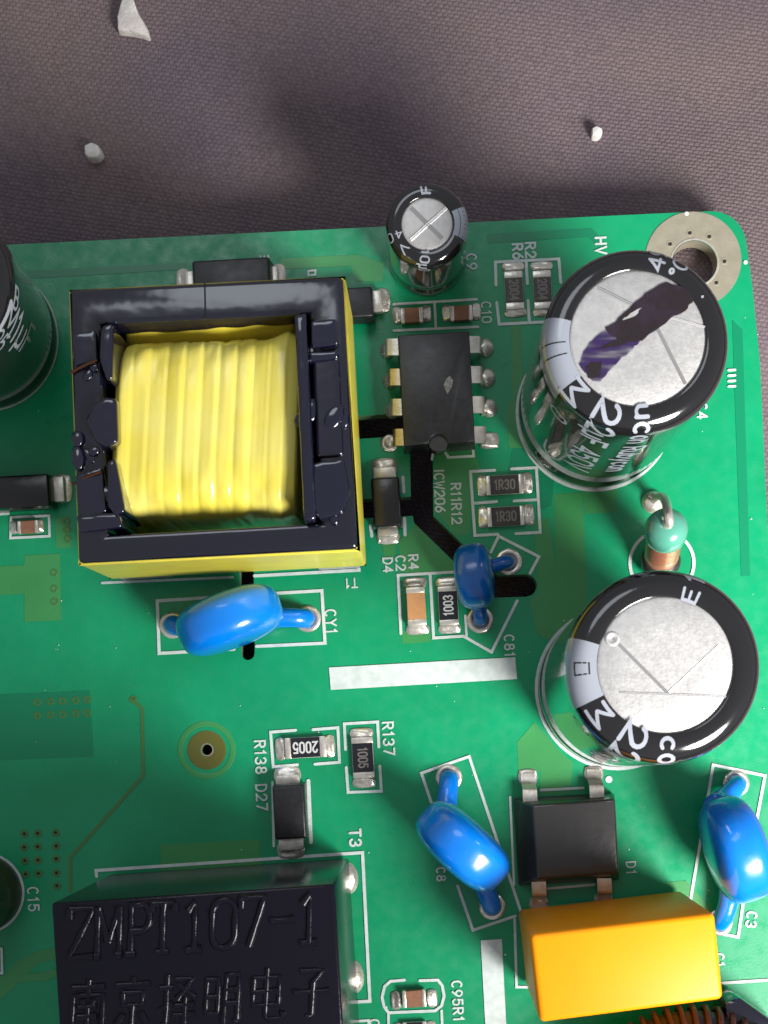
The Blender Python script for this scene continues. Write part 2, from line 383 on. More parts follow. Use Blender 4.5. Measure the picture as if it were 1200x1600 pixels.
# ------------------------------------------------------------------ the circuit board
board = thing('circuit_board', (0, 0, 0), 'green printed circuit board with white printing lying on grey cloth', 'circuit board')
def filled(name, loops, zt, thick):
    """flat plate from pixel outlines (the first is the rim, the others are holes)"""
    cu = bpy.data.curves.new(name, 'CURVE'); cu.dimensions = '2D'; cu.fill_mode = 'BOTH'; cu.extrude = thick / 2
    for lp in loops:
        sp = cu.splines.new('POLY'); sp.points.add(len(lp) - 1); sp.use_cyclic_u = True
        for p, q in zip(sp.points, lp):
            v = W(*q); p.co = (v.x, v.y, 0, 1)
    o = bpy.data.objects.new(name, cu); C.objects.link(o)
    me = bpy.data.meshes.new_from_object(o.evaluated_get(bpy.context.evaluated_depsgraph_get()))
    bpy.data.objects.remove(o); bpy.data.curves.remove(cu)
    me.transform(Matrix.Translation((0, 0, zt - thick / 2))); me.materials.clear()
    return me
def circ(cx, cy, r, n=32, a0=0, a1=360):
    full = abs(a1 - a0) >= 360
    return [(cx + r * math.cos(R(a0 + (a1 - a0) * i / (n if full else n - 1))), cy - r * math.sin(R(a0 + (a1 - a0) * i / (n if full else n - 1)))) for i in range(n)]
outline = [(-900, 427), (-400, 402), (0, 383), (600, 354), (1060, 332)] + circ(1112, 384, 54, 10, 93, 6) + [(1175, 442), (1188, 575), (1197, 775), (1214, 1120), (1236, 1600), (1268, 2300), (-900, 2400)]
slot_a = [(520, 652), (676, 643), (677, 806), (735, 862), (778, 899)] + [(821, 897.5)] + circ(822, 915, 17, 9, 80, -80) + [(821, 932.5), (768, 934), (716, 884), (647, 817), (645, 806), (530, 812), (529, 782), (642, 776), (640, 681), (521, 688)]
slot_b = [(373, 860), (396, 859), (398, 1020)] + circ(387.5, 1021, 10.5, 7, 0, -180)[1:-1] + [(377, 1020)]
hole_c = (1085, 411)
me = filled('substrate', [outline, slot_a, slot_b, circ(*hole_c, 35), circ(323.5, 1171.5, 9, 16)], 0.0, 0.16)
for p in me.polygons: p.material_index = 0 if p.normal.z > 0.5 else 1
substrate = link('substrate', me, ['mask', 'laminate'], board)

zc = [0.0020]
def copper(poly, material='mask_copper', name='copper_area'):
    """a low plateau in the solder mask where copper lies under it"""
    zc[0] += 0.00006
    return link(name, up_faces(filled(name, [poly], zc[0], 0.0018)), material, board)
# big pours and bars seen through the mask
copper([(865, 772), (910, 769), (918, 960), (885, 985), (872, 960)])
copper([(910, 760), (965, 757), (962, 800), (914, 803)], 'mask_copper')
copper([(786, 770), (815, 640), (850, 610), (870, 690), (862, 790), (838, 800), (842, 770)], 'mask_dark')
copper([(700, 700), (742, 700), (752, 742), (735, 745), (735, 836), (712, 836), (683, 800), (680, 705)])
copper([(840, 700), (795, 700), (790, 640), (800, 620), (800, 500), (815, 500), (815, 610)])
copper([(627, 986), (672, 983), (673, 1003), (629, 1006)])
copper([(620, 846), (597, 850), (600, 870), (616, 869)])
copper([(650, 820), (714, 885), (705, 893), (630, 897), (622, 845)])
copper([(835, 812), (858, 810), (880, 985), (855, 1000), (838, 990), (828, 940), (842, 925), (838, 890)])
copper([(808, 1160), (835, 1128), (880, 1180), (895, 1190), (890, 1240), (842, 1242), (845, 1205), (810, 1210)])
copper([(250, 1320), (405, 1311), (408, 1352), (252, 1360)])
copper([(38, 868), (94, 865), (96, 969), (38, 972), (38, 928), (-20, 931), (-20, 886), (38, 883)])
copper([(86, 808), (108, 806), (112, 856), (88, 857)])
copper([(-40, 1087), (140, 1079), (146, 1182), (-40, 1189)], 'mask_dark')
copper([(440, 404), (560, 398), (600, 412), (598, 440), (556, 440), (548, 416), (436, 421)])
copper([(-60, 428), (106, 420), (290, 411), (290, 421), (110, 432), (-60, 440)], 'mask_dark')
copper([(1144, 500), (1160, 515), (1172, 900), (1158, 900), (1148, 620)], 'mask_dark')
copper([(760, 366), (925, 357), (940, 372), (935, 385), (918, 370), (762, 380)], 'mask_dark')
copper([(-20, 1550), (30, 1500), (60, 1486), (90, 1480), (92, 1498), (60, 1504), (20, 1545), (-20, 1580)], 'mask_copper')
copper([(855, 1386), (925, 1382), (928, 1408), (856, 1412)], 'mask_dark')
copper([(1040, 1378), (1072, 1376), (1110, 1420), (1105, 1440)], 'mask_copper')
def trace(pts, wd, name='copper_trace', material='trace'):
    zc[0] += 0.00006
    P = [W(*p) for p in pts]; v, f = ribbon2d([(p.x, p.y) for p in P], wd / K)
    return link(name, up_faces(mesh(name, [(q.x, q.y, zc[0] + 0.0016) for q in v], f)), material, board)
trace([(208, 1094), (222, 1107), (224, 1212), (110, 1340), (110, 1392)], 5)
trace([(804, 505), (812, 605)], 13, material='mask_copper')
trace([(-20, 1532), (70, 1526), (84, 1520)], 13, material='mask_copper')

def ring_mesh(name, r0, r1, z0, z1, n=28, disc=False):
    V = []; F = []
    prof = [(r1, z0), (r1 - (r1 - r0) * .15, z1), (r0 + (r1 - r0) * .15, z1), (r0, z0)]
    for r, z in prof:
        for k in range(n):
            a = 2 * math.pi * k / n; V.append((r * math.cos(a), r * math.sin(a), z))
    for i in range(3):
        for k in range(n):
            a = i * n + k; b = i * n + (k + 1) % n; F.append((a, b, b + n, a + n))
    if disc: F.append(tuple(3 * n + k for k in range(n)))
    me = mesh(name, V, F)
    if disc: me.polygons[-1].material_index = 1
    return me
def place(name, me, px, py, z=0.0, parent=board):
    o = bpy.data.objects.new(name, me); C.objects.link(o); o.parent = parent; o.location = W(px, py) - root_loc(parent); o.location.z = z; return o
# vias
via = ring_mesh('via', 0.0135, 0.034, 0.0025, 0.0055, 16, True); via.materials.append(M['trace']); via.materials.append(M['dark'])
spots = [(58.3, 1097), (79, 1096), (97.3, 1095), (118, 1094), (136, 1093), (58.3, 1118), (79, 1117), (97.5, 1116), (118, 1115), (136, 1114),
 (38, 1303), (59, 1302), (87, 1301), (38, 1324), (59, 1323), (88, 1322), (39, 1345), (59.5, 1344), (88, 1342), (40, 1366), (60, 1365), (88.5, 1364), (89, 1384),
 (208, 1093), (84.5, 895), (84.5, 920), (85, 940), (104, 815), (105, 828), (106, 842)]
for s in spots: place('via', via, *s)
# mounting ring with its little plated holes
me = filled('mounting_ring', [circ(1083, 406, 75, 64), circ(*hole_c, 36, 48)], 0.006, 0.004)
mring = link('mounting_ring', up_faces(me), 'goldpad', board)
me = ring_mesh('ring_lip', 0.188, 0.206, 0.0062, 0.011, 48); me.materials.append(M['tin']); place('ring_lip', me, *hole_c, parent=mring)
V, F = [], []
for z in (0.004, -0.158):
    for k in range(40): p = W(hole_c[0] + 34.6 * math.cos(k * math.pi / 20), hole_c[1] + 34.6 * math.sin(k * math.pi / 20)); V.append((p.x, p.y, z))
F = [(k, (k + 1) % 40, 40 + (k + 1) % 40, 40 + k) for k in range(40)]
link('hole_barrel', mesh('hole_barrel', V, F), 'goldpad', mring, 180)
small = ring_mesh('plated_hole', 0.016, 0.030, 0.0062, 0.0085, 14, True); small.materials.append(M['goldpad']); small.materials.append(M['dark'])
for a in (98, 60, 2, -43, 142, 188, -90, 225):
    place('plated_hole', small, hole_c[0] - 1 + 47.5 * math.cos(R(a)), hole_c[1] - 1 - 46.5 * math.sin(R(a)), parent=mring)
# test point
me = ring_mesh('test_point_ring', 0.197, 0.242, 0.0028, 0.0045, 48); me.materials.append(M['mask_copper']); place('test_point_ring', me, 323, 1172)
me = ring_mesh('test_point_pad', 0.055, 0.163, 0.0028, 0.0048, 40); me.materials.append(M['testcu']); place('test_point_pad', me, 323, 1172)
me = ring_mesh('test_point_rim', 0.044, 0.056, 0.003, 0.0065, 24); me.materials.append(M['goldpad']); place('test_point_rim', me, 323.5, 1171.5)

# printed lines
zs = [0.0078]
def silk(pts, wd=5.0, closed=False, name='silkscreen_line'):
    zs[0] += 0.00004
    P = [W(*p) for p in pts]; v, f = ribbon2d([(p.x, p.y) for p in P], wd / K, closed)
    return link(name, up_faces(mesh(name, [(q.x, q.y, zs[0]) for q in v], f)), 'silk', board)
def lettering(s, x, y, h, rot, stroke=None, gap=1.9, wide=0.9):
    zs[0] += 0.00004
    return link('silkscreen_lettering', flat_text_mesh('silkscreen_lettering', s, (x, y), h, rot, zs[0], stroke, gap, wide), 'silk', board, label='white printed lettering reading ' + s)
def stripe(poly):
    return link('silkscreen_stripe', up_faces(filled('silkscreen_stripe', [poly], 0.009, 0.002)), 'silk', board, label='wide white printed stripe')
stripe([(514, 1043), (805, 1027), (808, 1061), (517, 1078)])
stripe([(751, 1469), (784, 1467), (799, 1760), (767, 1762)])
# CY1
silk([(383, 930), (503, 923), (508, 1005), (401, 1010)]); silk([(366, 1014.5), (249, 1021), (246, 939), (372, 931)])
lettering('CY1', 517, 971, 16, -87)
# T1
silk([(160, 911), (364, 902)], 4); silk([(398, 900), (561, 891), (559, 850)], 5); lettering('T1', 549, 911, 14, 183)
# C9, C10 row
silk([(615, 476), (745, 468)], 4); silk([(615, 517), (747, 511)], 4); silk([(679, 474), (681, 512)], 4)
lettering('C10', 760, 488, 14, -87); lettering('C9', 737, 409, 15, -87)
# R2, R6
silk([(775, 446), (774, 410), (873, 405), (876, 442)], 4.5); silk([(776, 473), (780, 507), (860, 503)], 4.5)
silk([(822, 409), (824, 444)], 4.5); silk([(825, 470), (827, 504)], 4.5)
lettering('R2', 829, 391, 15, -87, 3.4); lettering('R6', 809, 393, 15, -87, 3.4)
lettering('HV', 939, 384, 16, -87, 3.4)
# R11, R12
silk([(773, 735), (735, 737), (742, 837), (778, 835)], 4.5); silk([(799, 733), (838, 731), (844, 832), (806, 834)], 4.5)
silk([(738, 787), (776, 784)], 4.5); silk([(803, 783), (839, 781)], 4.5)
lettering('R11R12', 713, 787, 14.5, -88, 2.8, 1.6); lettering('ICW206', 687, 767, 14.5, -88, 2.8, 1.4)
silk([(675, 718), (676, 711), (680, 706), (686, 704), (692, 705), (697, 709), (700, 715), (740, 713), (738.5, 698)], 4)
# D4, C2, R4, C81
silk([(629.5, 746), (631, 769)], 5); silk([(632, 810), (633, 836)], 5); silk([(579, 822), (581, 838)], 5)
lettering('R4', 646, 878, 14, -87, 2.8); lettering('C2', 626, 880, 14, -87, 2.8); lettering('D4', 606, 883, 14, -87, 2.8)
silk([(709, 894), (622, 899), (626.5, 990)], 4.5); silk([(672, 898), (677.5, 997), (724, 994), (768, 1019), (808, 939)], 4.5); silk([(727, 962), (729, 996)], 4)
silk([(767, 863), (779, 838), (842, 870), (828, 896)], 4.5)
lettering('C81', 796, 1009, 14.5, -87, 2.6)
# R137, R138, D27, T3
silk([(540, 1171), (538, 1131), (590, 1128), (592, 1167)], 4.5); silk([(541, 1199), (544, 1238), (596, 1236), (593.5, 1197)], 4.5)
silk([(462, 1141), (423, 1144), (427, 1198), (465, 1195)], 4.5); silk([(489, 1140), (528, 1137), (530.5, 1191), (492, 1194)], 4.5)
silk([(426, 1222), (428, 1322)], 4); silk([(482, 1220), (486, 1316)], 6)
lettering('R137', 607, 1154, 16, -87, 2.9); lettering('R138', 407, 1183, 16, -87, 2.9); lettering('D27', 409, 1246, 16, -87, 2.9); lettering('T3', 555, 1309, 17, -87, 3.6)
silk([(151.5, 1369), (150.5, 1360), (566.5, 1332), (578, 1564), (540, 1566)], 5)
# C95
silk([(632, 1531), (610, 1533), (601, 1541), (597, 1558), (600, 1572), (607, 1582), (680, 1579), (690, 1571), (694, 1556), (691, 1540), (684, 1531), (656, 1532)], 4.5)
silk([(607, 1583), (607, 1660)], 4); silk([(690, 1579), (693, 1660)], 4)
lettering('C95R1', 715, 1564, 15, -87, 2.8); lettering('C', 585, 1598, 14, -87, 2.8)
silk([(548, 1596), (576, 1594), (577, 1640)], 4)
# C8
silk([(674, 1254), (658.5, 1208), (733, 1182), (815, 1428)], 4.5); silk([(715, 1384), (739, 1453), (805, 1431)], 4.5); lettering('C8', 689, 1366, 13, -87, 2.4)
# D1
silk([(845, 1234.5), (911, 1231)], 4); silk([(856, 1388), (928, 1382)], 4); silk([(797, 1245), (803, 1382)], 3.5)
lettering('D1', 986, 1356, 14, -87, 2.2)
me = mesh('silkscreen_dot', [W(*p, 0.009) for p in circ(951.5, 1218, 5.5, 16)], [tuple(range(16))[::-1]])
link('silkscreen_dot', up_faces(me), 'silk', board)
for c_ in ((1073, 334), (1165, 410)):
    link('silkscreen_dot', up_faces(mesh('silkscreen_dot', [W(*p, 0.009) for p in circ(*c_, 3.4, 12)], [tuple(range(12))])), 'silk', board)
# C3
silk([(1078, 1410), (1114, 1195), (1195, 1212), (1180, 1292)], 4.5); silk([(1161, 1410), (1153, 1464), (1118, 1457)], 4.5); lettering('C3', 1174, 1437, 15, -95, 3)
silk([(1060, 1540), (1250, 1528)], 4.5); silk([(804, 1436), (807, 1542), (830, 1542)], 4)
lettering('C1', 1124, 1500, 14, -87, 2.6)
# C4, C5 and the left capacitors
silk(circ(929, 645, 121, 64), 5, True); silk(circ(964, 1075, 126, 64), 5, True); silk(circ(-22, 530, 112, 64), 4, True)
silk(circ(1034, 880, 50, 40), 5, True); silk(circ(-25, 1395, 62, 40), 4, True)
lettering('C4', 1097, 642, 15, -87, 2.8); lettering('C15', 52, 1405, 16, -87, 2.6)
for i in range(4): silk([(1138, 579 + i * 8.5), (1148, 578.5 + i * 8.5)], 4)
silk([(407, 401), (408, 404)], 3); silk([(413, 401), (414, 404)], 3); silk([(419, 400), (420, 403)], 3)
silk([(482, 424), (482, 431), (493, 430), (493, 423)], 3, True)
# left small parts
silk([(-30, 805), (14, 803)], 4); silk([(18, 809), (77, 806), (78, 838), (17, 841)], 4, True)
silk([(-8, 1482), (3, 1482), (4, 1520), (-8, 1521)], 4)
# dust specks lying on the board
vs, fs = [], []
for i in range(70):
    c_ = W(random.uniform(0, 1195), random.uniform(400, 1600), 0.0105); r_ = random.choice((0.004, 0.005, 0.007)); b0 = len(vs)
    for k in range(5): vs.append((c_.x + r_ * math.cos(k * 1.26) * random.uniform(.5, 1.3), c_.y + r_ * math.sin(k * 1.26) * random.uniform(.5, 1.3), c_.z))
    fs.append(tuple(range(b0, b0 + 5)))
o = link('dust_specks', up_faces(mesh('dust_specks', vs, fs)), 'speck'); o['kind'] = 'stuff'; o['label'] = 'tiny white dust specks scattered on the green board'; o['category'] = 'dust'

# solder
def solder(cx, cy, wd, ht, inner=(0, 0), lift=0.05, ang=3.2, material='solder', name='solder_pad', base=0.012, parent=board, rnd=False):
    n = 10; V = []; F = []; c, s = math.cos(R(ang)), math.sin(R(ang)); sd = random.random() * 50
    for j in range(n + 1):
        for i in range(n + 1):
            u, v = -1 + 2 * i / n, -1 + 2 * j / n
            e = max(0, (1 - abs(u)**3.2) * (1 - abs(v)**3.2))**0.5
            rr = max(abs(u), abs(v)); l = math.hypot(u, v)
            if l > 0:
                k = 1 if not rnd else rr / l
                if not rnd: k = 1 - 0.16 * (1 - rr / l) / 0.2929 * rr**4
                u, v = u * k, v * k
            if rnd: e = max(0, 1 - rr * rr)**0.5
            t = max(0, min(1, 0.5 + 0.5 * (u * inner[0] + v * inner[1])))
            x, y = u * wd / 2, v * ht / 2
            p = W(cx + x * c + y * s, cy - x * s + y * c)
            p.z = 0.0095 + e * (base + lift * t * t + 0.008 * noise.noise(Vector((u * 1.5 + sd, v * 1.5, 0)))); V.append(p)
    for j in range(n):
        for i in range(n):
            a = j * (n + 1) + i; F.append((a, a + n + 1, a + n + 2, a + 1))
    return link(name, up_faces(mesh(name, V, F)), material, parent, 180)
def pad_ring(px, py, r0, r1):
    me = ring_mesh('pad_ring', r0 / K, r1 / K, 0.0095, 0.022, 30, True); me.materials.append(M['solder']); me.materials.append(M['tin'])
    me.shade_smooth(); return place('pad_ring', me, px, py)

# ------------------------------------------------------------------ chip resistors and chip capacitors
GR = 'chip resistors soldered on the board'; GC = 'chip ceramic capacitors soldered on the board'
def chip(kind, cx, cy, ln, wd, axis, label, group, body, text=None, trot=0, tmat='marking', th=0.05, ang=3.2, pads=None, tw=0.19, thpx=None, coat=None):
    """axis 'x' or 'y': the long direction in the picture"""
    t = thing(kind, W(cx, cy), label, 'resistor' if 'resistor' in kind else 'capacitor', group)
    lx, ly = (ln, wd) if axis == 'x' else (wd, ln)
    c, s = math.cos(R(ang)), math.sin(R(ang))
    def off(d):   # a point shifted along the long axis
        x, y = (d, 0) if axis == 'x' else (0, d)
        return cx + x * c + y * s, cy - x * s + y * c
    prism('body', rect(cx, cy, lx * (0.86 if axis == 'x' else 0.97), ly * (0.97 if axis == 'x' else 0.86), ang), th, 0.016, body, t, 0.004, 1)
    e = ln * tw
    for d in (-1, 1):
        q = off(d * (ln / 2 - e / 2))
        prism('terminal', rect(*q, e if axis == 'x' else lx, ly if axis == 'x' else e, ang), th + 0.004, 0.012, 'tin', t, 0.008, 2)
        pw, ph, gap = pads or (wd * 0.28, wd * 1.18, 0)
        q = off(d * (ln / 2 + pw / 2 - 2 + gap))
        solder(*q, pw if axis == 'x' else ph, ph if axis == 'x' else pw, (-d, 0) if axis == 'x' else (0, -d), th * 0.55, ang)
    if coat:
        k = 1 - 2 * tw + 0.03
        prism('resistive_coating', rect(cx, cy, lx * (k if axis == 'x' else 0.94), ly * (0.94 if axis == 'x' else k), ang), th + 0.0085, th - 0.004, coat, t, 0.004, 1)
    if text:
        link('marking', flat_text_mesh('marking', text, (cx, cy), thpx or wd * 0.46, trot, th + 0.0095, None, 1.3, 0.62), tmat, t, label='lettering reading ' + text)
    return t
chip('chip_resistor', 803.5, 453, 60, 29, 'y', 'fully visible chip resistor marked 2004, left of a pair, below lettering R6', GR, 'ceramic', '2004', -87, 'marking_dim', coat='coating_brown', pads=(15, 35, 0))
chip('chip_resistor', 848, 452, 60, 29, 'y', 'chip resistor marked 2004 partly hidden by the marker-stained capacitor', GR, 'ceramic', '2004', -87, 'marking_dim', coat='coating_brown', pads=(15, 35, 0))
chip('chip_resistor', 788.5, 757, 58, 31, 'x', 'chip resistor with smudged marking, upper one beside lettering R11R12', GR, 'ceramic', '1R30', 3, 'marking_dim', coat='coating_brown', pads=(17, 34, 0), tw=0.13)
chip('chip_resistor', 790.5, 806.5, 58, 31, 'x', 'chip resistor marked 1R30, lower one beside lettering R11R12', GR, 'ceramic', '1R30', 3, 'marking_dim', coat='coating_brown', pads=(17, 34, 0), tw=0.13)
chip('chip_resistor', 700.5, 946, 61, 31, 'y', 'chip resistor marked 1003 beside the small blue capacitor', GR, 'ceramic', '1003', 93, 'marking', coat='coating', pads=(16, 36, 0), tw=0.15, thpx=14)
chip('chip_resistor', 477, 1168, 64, 33, 'x', 'chip resistor marked 2005 upside down above the black D27 diode', GR, 'ceramic', '2005', 183, 'marking', coat='coating', pads=(17, 36, 0), tw=0.16, thpx=16)
chip('chip_resistor', 567, 1184, 64, 34, 'y', 'chip resistor marked 1005 standing upright beside lettering R137', GR, 'ceramic', '1005', -87, 'marking_dim', coat='coating', pads=(17, 37, 0), tw=0.16, thpx=14)
chip('chip_resistor', 648, 1612, 38, 30, 'x', 'chip resistor cut by the lower picture edge under the brown C95 capacitor', GR, 'ceramic', None, coat='coating', pads=(17, 32, 0))
chip('chip_capacitor', 643.5, 492, 35, 24, 'x', 'brown chip capacitor below the smallest electrolytic can, left of a pair', GC, 'mlcc', th=0.075, pads=(15, 27, 0), tw=0.18)
chip('chip_capacitor', 721, 488.5, 35, 24, 'x', 'brown chip capacitor beside lettering C10, right of a pair', GC, 'mlcc', th=0.075, pads=(15, 27, 0), tw=0.18)
chip('chip_capacitor', 650.5, 947, 60, 30, 'y', 'orange chip capacitor left of the resistor marked 1003', GC, 'mlcc_orange', th=0.09, pads=(17, 37, 0), tw=0.16)
chip('chip_capacitor', 647, 1561, 37, 27, 'x', 'pinkish brown chip capacitor inside rounded white outline at C95', GC, 'mlcc', th=0.08, pads=(17, 29, 3), tw=0.17)
chip('chip_capacitor', 43, 823, 33, 20, 'x', 'tiny brown chip capacitor in white box below left black diode', GC, 'mlcc', th=0.07, pads=(12, 22, 0), tw=0.18)

# ------------------------------------------------------------------ diodes
GD = 'black surface-mount diodes'
def diode(cx, cy, wd, ht, label, axis, terms, th=0.21, ang=3.2, mt='epoxy', tmat='tin'):
    t = thing('diode', W(cx, cy), label, 'diode', GD)
    prism('body', rect(cx, cy, wd, ht, ang), th, 0.03, mt, t, 0.018, 3, 1.06)
    c, s = math.cos(R(ang)), math.sin(R(ang))
    for (dx, dy, w_, h_) in terms:
        q = (cx + dx * c + dy * s, cy - dx * s + dy * c)
        bm = bmesh.new()
        prism_bm(bm, rect(*q, w_, h_, ang), 0.10, 0.018, 0.012, 2)
        link('terminal', bm_mesh('terminal', bm), tmat, t, 40)
        k = 1.0 if axis == 'y' else -1
        ix, iy = ((0, -1 if dy > 0 else 1) if axis == 'y' else (-1 if dx > 0 else 1, 0))
        ex, ey = (0, (1 if dy > 0 else -1)) if axis == 'y' else ((1 if dx > 0 else -1), 0)
        solder(q[0] + ex * 8, q[1] + ey * 8, w_ * 1.12 + (0 if axis == 'y' else 8), h_ * 1.12 + (8 if axis == 'y' else 0), (ix, iy), 0.045, ang)
    return t
diode(452, 1269, 49, 84, 'matt black diode standing upright beside lettering D27', 'y', [(0, -49, 38, 18), (0, 50, 39, 20)])
diode(603.5, 784, 44, 76, 'black shiny diode between yellow transformer and slot, above lettering D4', 'y', [(0, -46, 36, 18), (0, 46, 32, 16)], mt='epoxy_dark')
diode(362, 442, 120, 76, 'wide black diode peeking out behind the top of the yellow transformer', 'x', [(-66, 0, 14, 46), (66, 0, 14, 46)], 0.23)
diode(538, 473, 88, 47, 'black diode half hidden behind upper right corner of the transformer', 'x', [(51, 0, 16, 34), (-50, 0, 14, 34)], 0.22)
diode(16, 768, 120, 50, 'black shiny diode at the left picture edge below the left can', 'x', [(72, 0, 24, 40), (-70, 0, 20, 40)], 0.22, mt='epoxy_dark')

# ------------------------------------------------------------------ bridge rectifier
def bridge():
    t = thing('bridge_rectifier', W(890, 1312), 'square black bridge rectifier with four bent leads above the orange capacitor', 'rectifier')
    bm = bmesh.new(); prism_bm(bm, [(832, 1258), (961, 1249), (967, 1364), (839, 1374)], 0.27, 0.03, 0.022, 3, only_top=True, foot=[(802, 1247), (960, 1239), (968, 1375), (810, 1384)])
    link('body', bm_mesh('body', bm), 'epoxy_gloss', t, 40)
    for (x, y, d) in ((826, 1240, -1), (929, 1234, -1), (840, 1386, 1), (941, 1381, 1)):
        V = []; F = []; hw = 13.5
        path = [(y - d * 12, 0.15), (y + d * 6, 0.15), (y + d * 10, 0.135), (y + d * 15, 0.06), (y + d * 19, 0.035), (y + d * 32, 0.03)]
        for i, (yy, z) in enumerate(path):
            for sx in (-1, 1):
                for dz in (0, -0.022):
                    p = W(x + (yy - y) * 0.055 + sx * hw * 0.82, yy); p.z = z + dz; V.append(p)
        for i in range(len(path) - 1):
            a = i * 4
            for q in ((0, 2, 6, 4), (1, 5, 7, 3), (0, 4, 5, 1), (2, 3, 7, 6)): F.append(tuple(a + k for k in q))
        F.append((0, 1, 3, 2)); e = (len(path) - 1) * 4; F.append((e, e + 2, e + 3, e + 1))
        bm = bmesh.new(); bm.from_mesh(mesh('x', V, F))
        link('lead', bm_mesh('lead', bm), 'tin', t, 60)
        solder(x + d * 1.6, y + d * 26, 30, 25, (0, -d), 0.02)
    return t
bridge()

# ------------------------------------------------------------------ the eight-legged chip
def dip():
    t = thing('integrated_circuit', W(685, 608), 'black eight-pin chip with a notch right of the yellow transformer', 'chip')
    notch = [(685 + 15 * math.cos(R(a)), 693 - 15 * math.sin(R(a))) for a in range(180, -1, -20)]
    body = [(622, 524), (733, 517), (742, 690)] + notch[::-1] + [(632, 697)]
    prism('body', body, 0.40, 0.10, 'epoxy', t, 0.012, 2, 1.05)
    prism('notch_floor', circ(685, 690, 15.5, 20), 0.355, 0.2, 'epoxy_gloss', t)
    for i in range(4):
        for sd in (-1, 1):
            if sd < 0: x, y = 611 + i * 4.2, 542 + i * 47
            else: x, y = 742 + i * 2.6, 538 + i * 47
            V = []; F = []
            path = [(x - sd * 12, 0.26), (x + sd * 5, 0.26), (x + sd * 8.5, 0.245), (x + sd * 10, 0.215), (x + sd * 10.5, 0.12), (x + sd * 10.5, 0.0)]
            for j, (xx, z) in enumerate(path):
                hw = 13 if j < 4 else 7
                for s2 in (-1, 1):
                    for dn in (0, 1):
                        p = W(xx - sd * 4 * dn * (j > 2), y + s2 * hw, 0.26); p.z = z - 0.025 * dn * (j <= 2); V.append(p)
            for j in range(len(path) - 1):
                a = j * 4
                for q in ((0, 2, 6, 4), (1, 5, 7, 3), (0, 4, 5, 1), (2, 3, 7, 6)): F.append(tuple(a + k for k in q))
            F.append((0, 1, 3, 2))
            bm = bmesh.new(); bm.from_mesh(mesh('x', V, F))
            link('pin', bm_mesh('pin', bm), 'brass' if sd < 0 and i in (1, 3) else 'tin', t, 50)
            if sd > 0 and i < 3: solder(x + 17, y + 6, 26, 30, (-0.8, 0), 0.06, base=0.04, rnd=True)
            elif sd > 0: solder(x + 14, y + 10, 32, 26, (-0.8, 0), 0.05, base=0.015)
            elif i == 3: pad_ring(609, 693, 7, 14)
            else: solder(x - 6, y + 6, 24, 26, (0.8, 0), 0.04, base=0.04, rnd=True)
    leaf = [(699, 616), (693, 602), (697, 592), (703, 587), (708, 594), (706, 604)]
    link('flux_mark', up_faces(mesh('flux_mark', [W(x, y, 0.4015) for x, y in leaf], [tuple(range(6))])), 'residue', t)
    return t
dip()

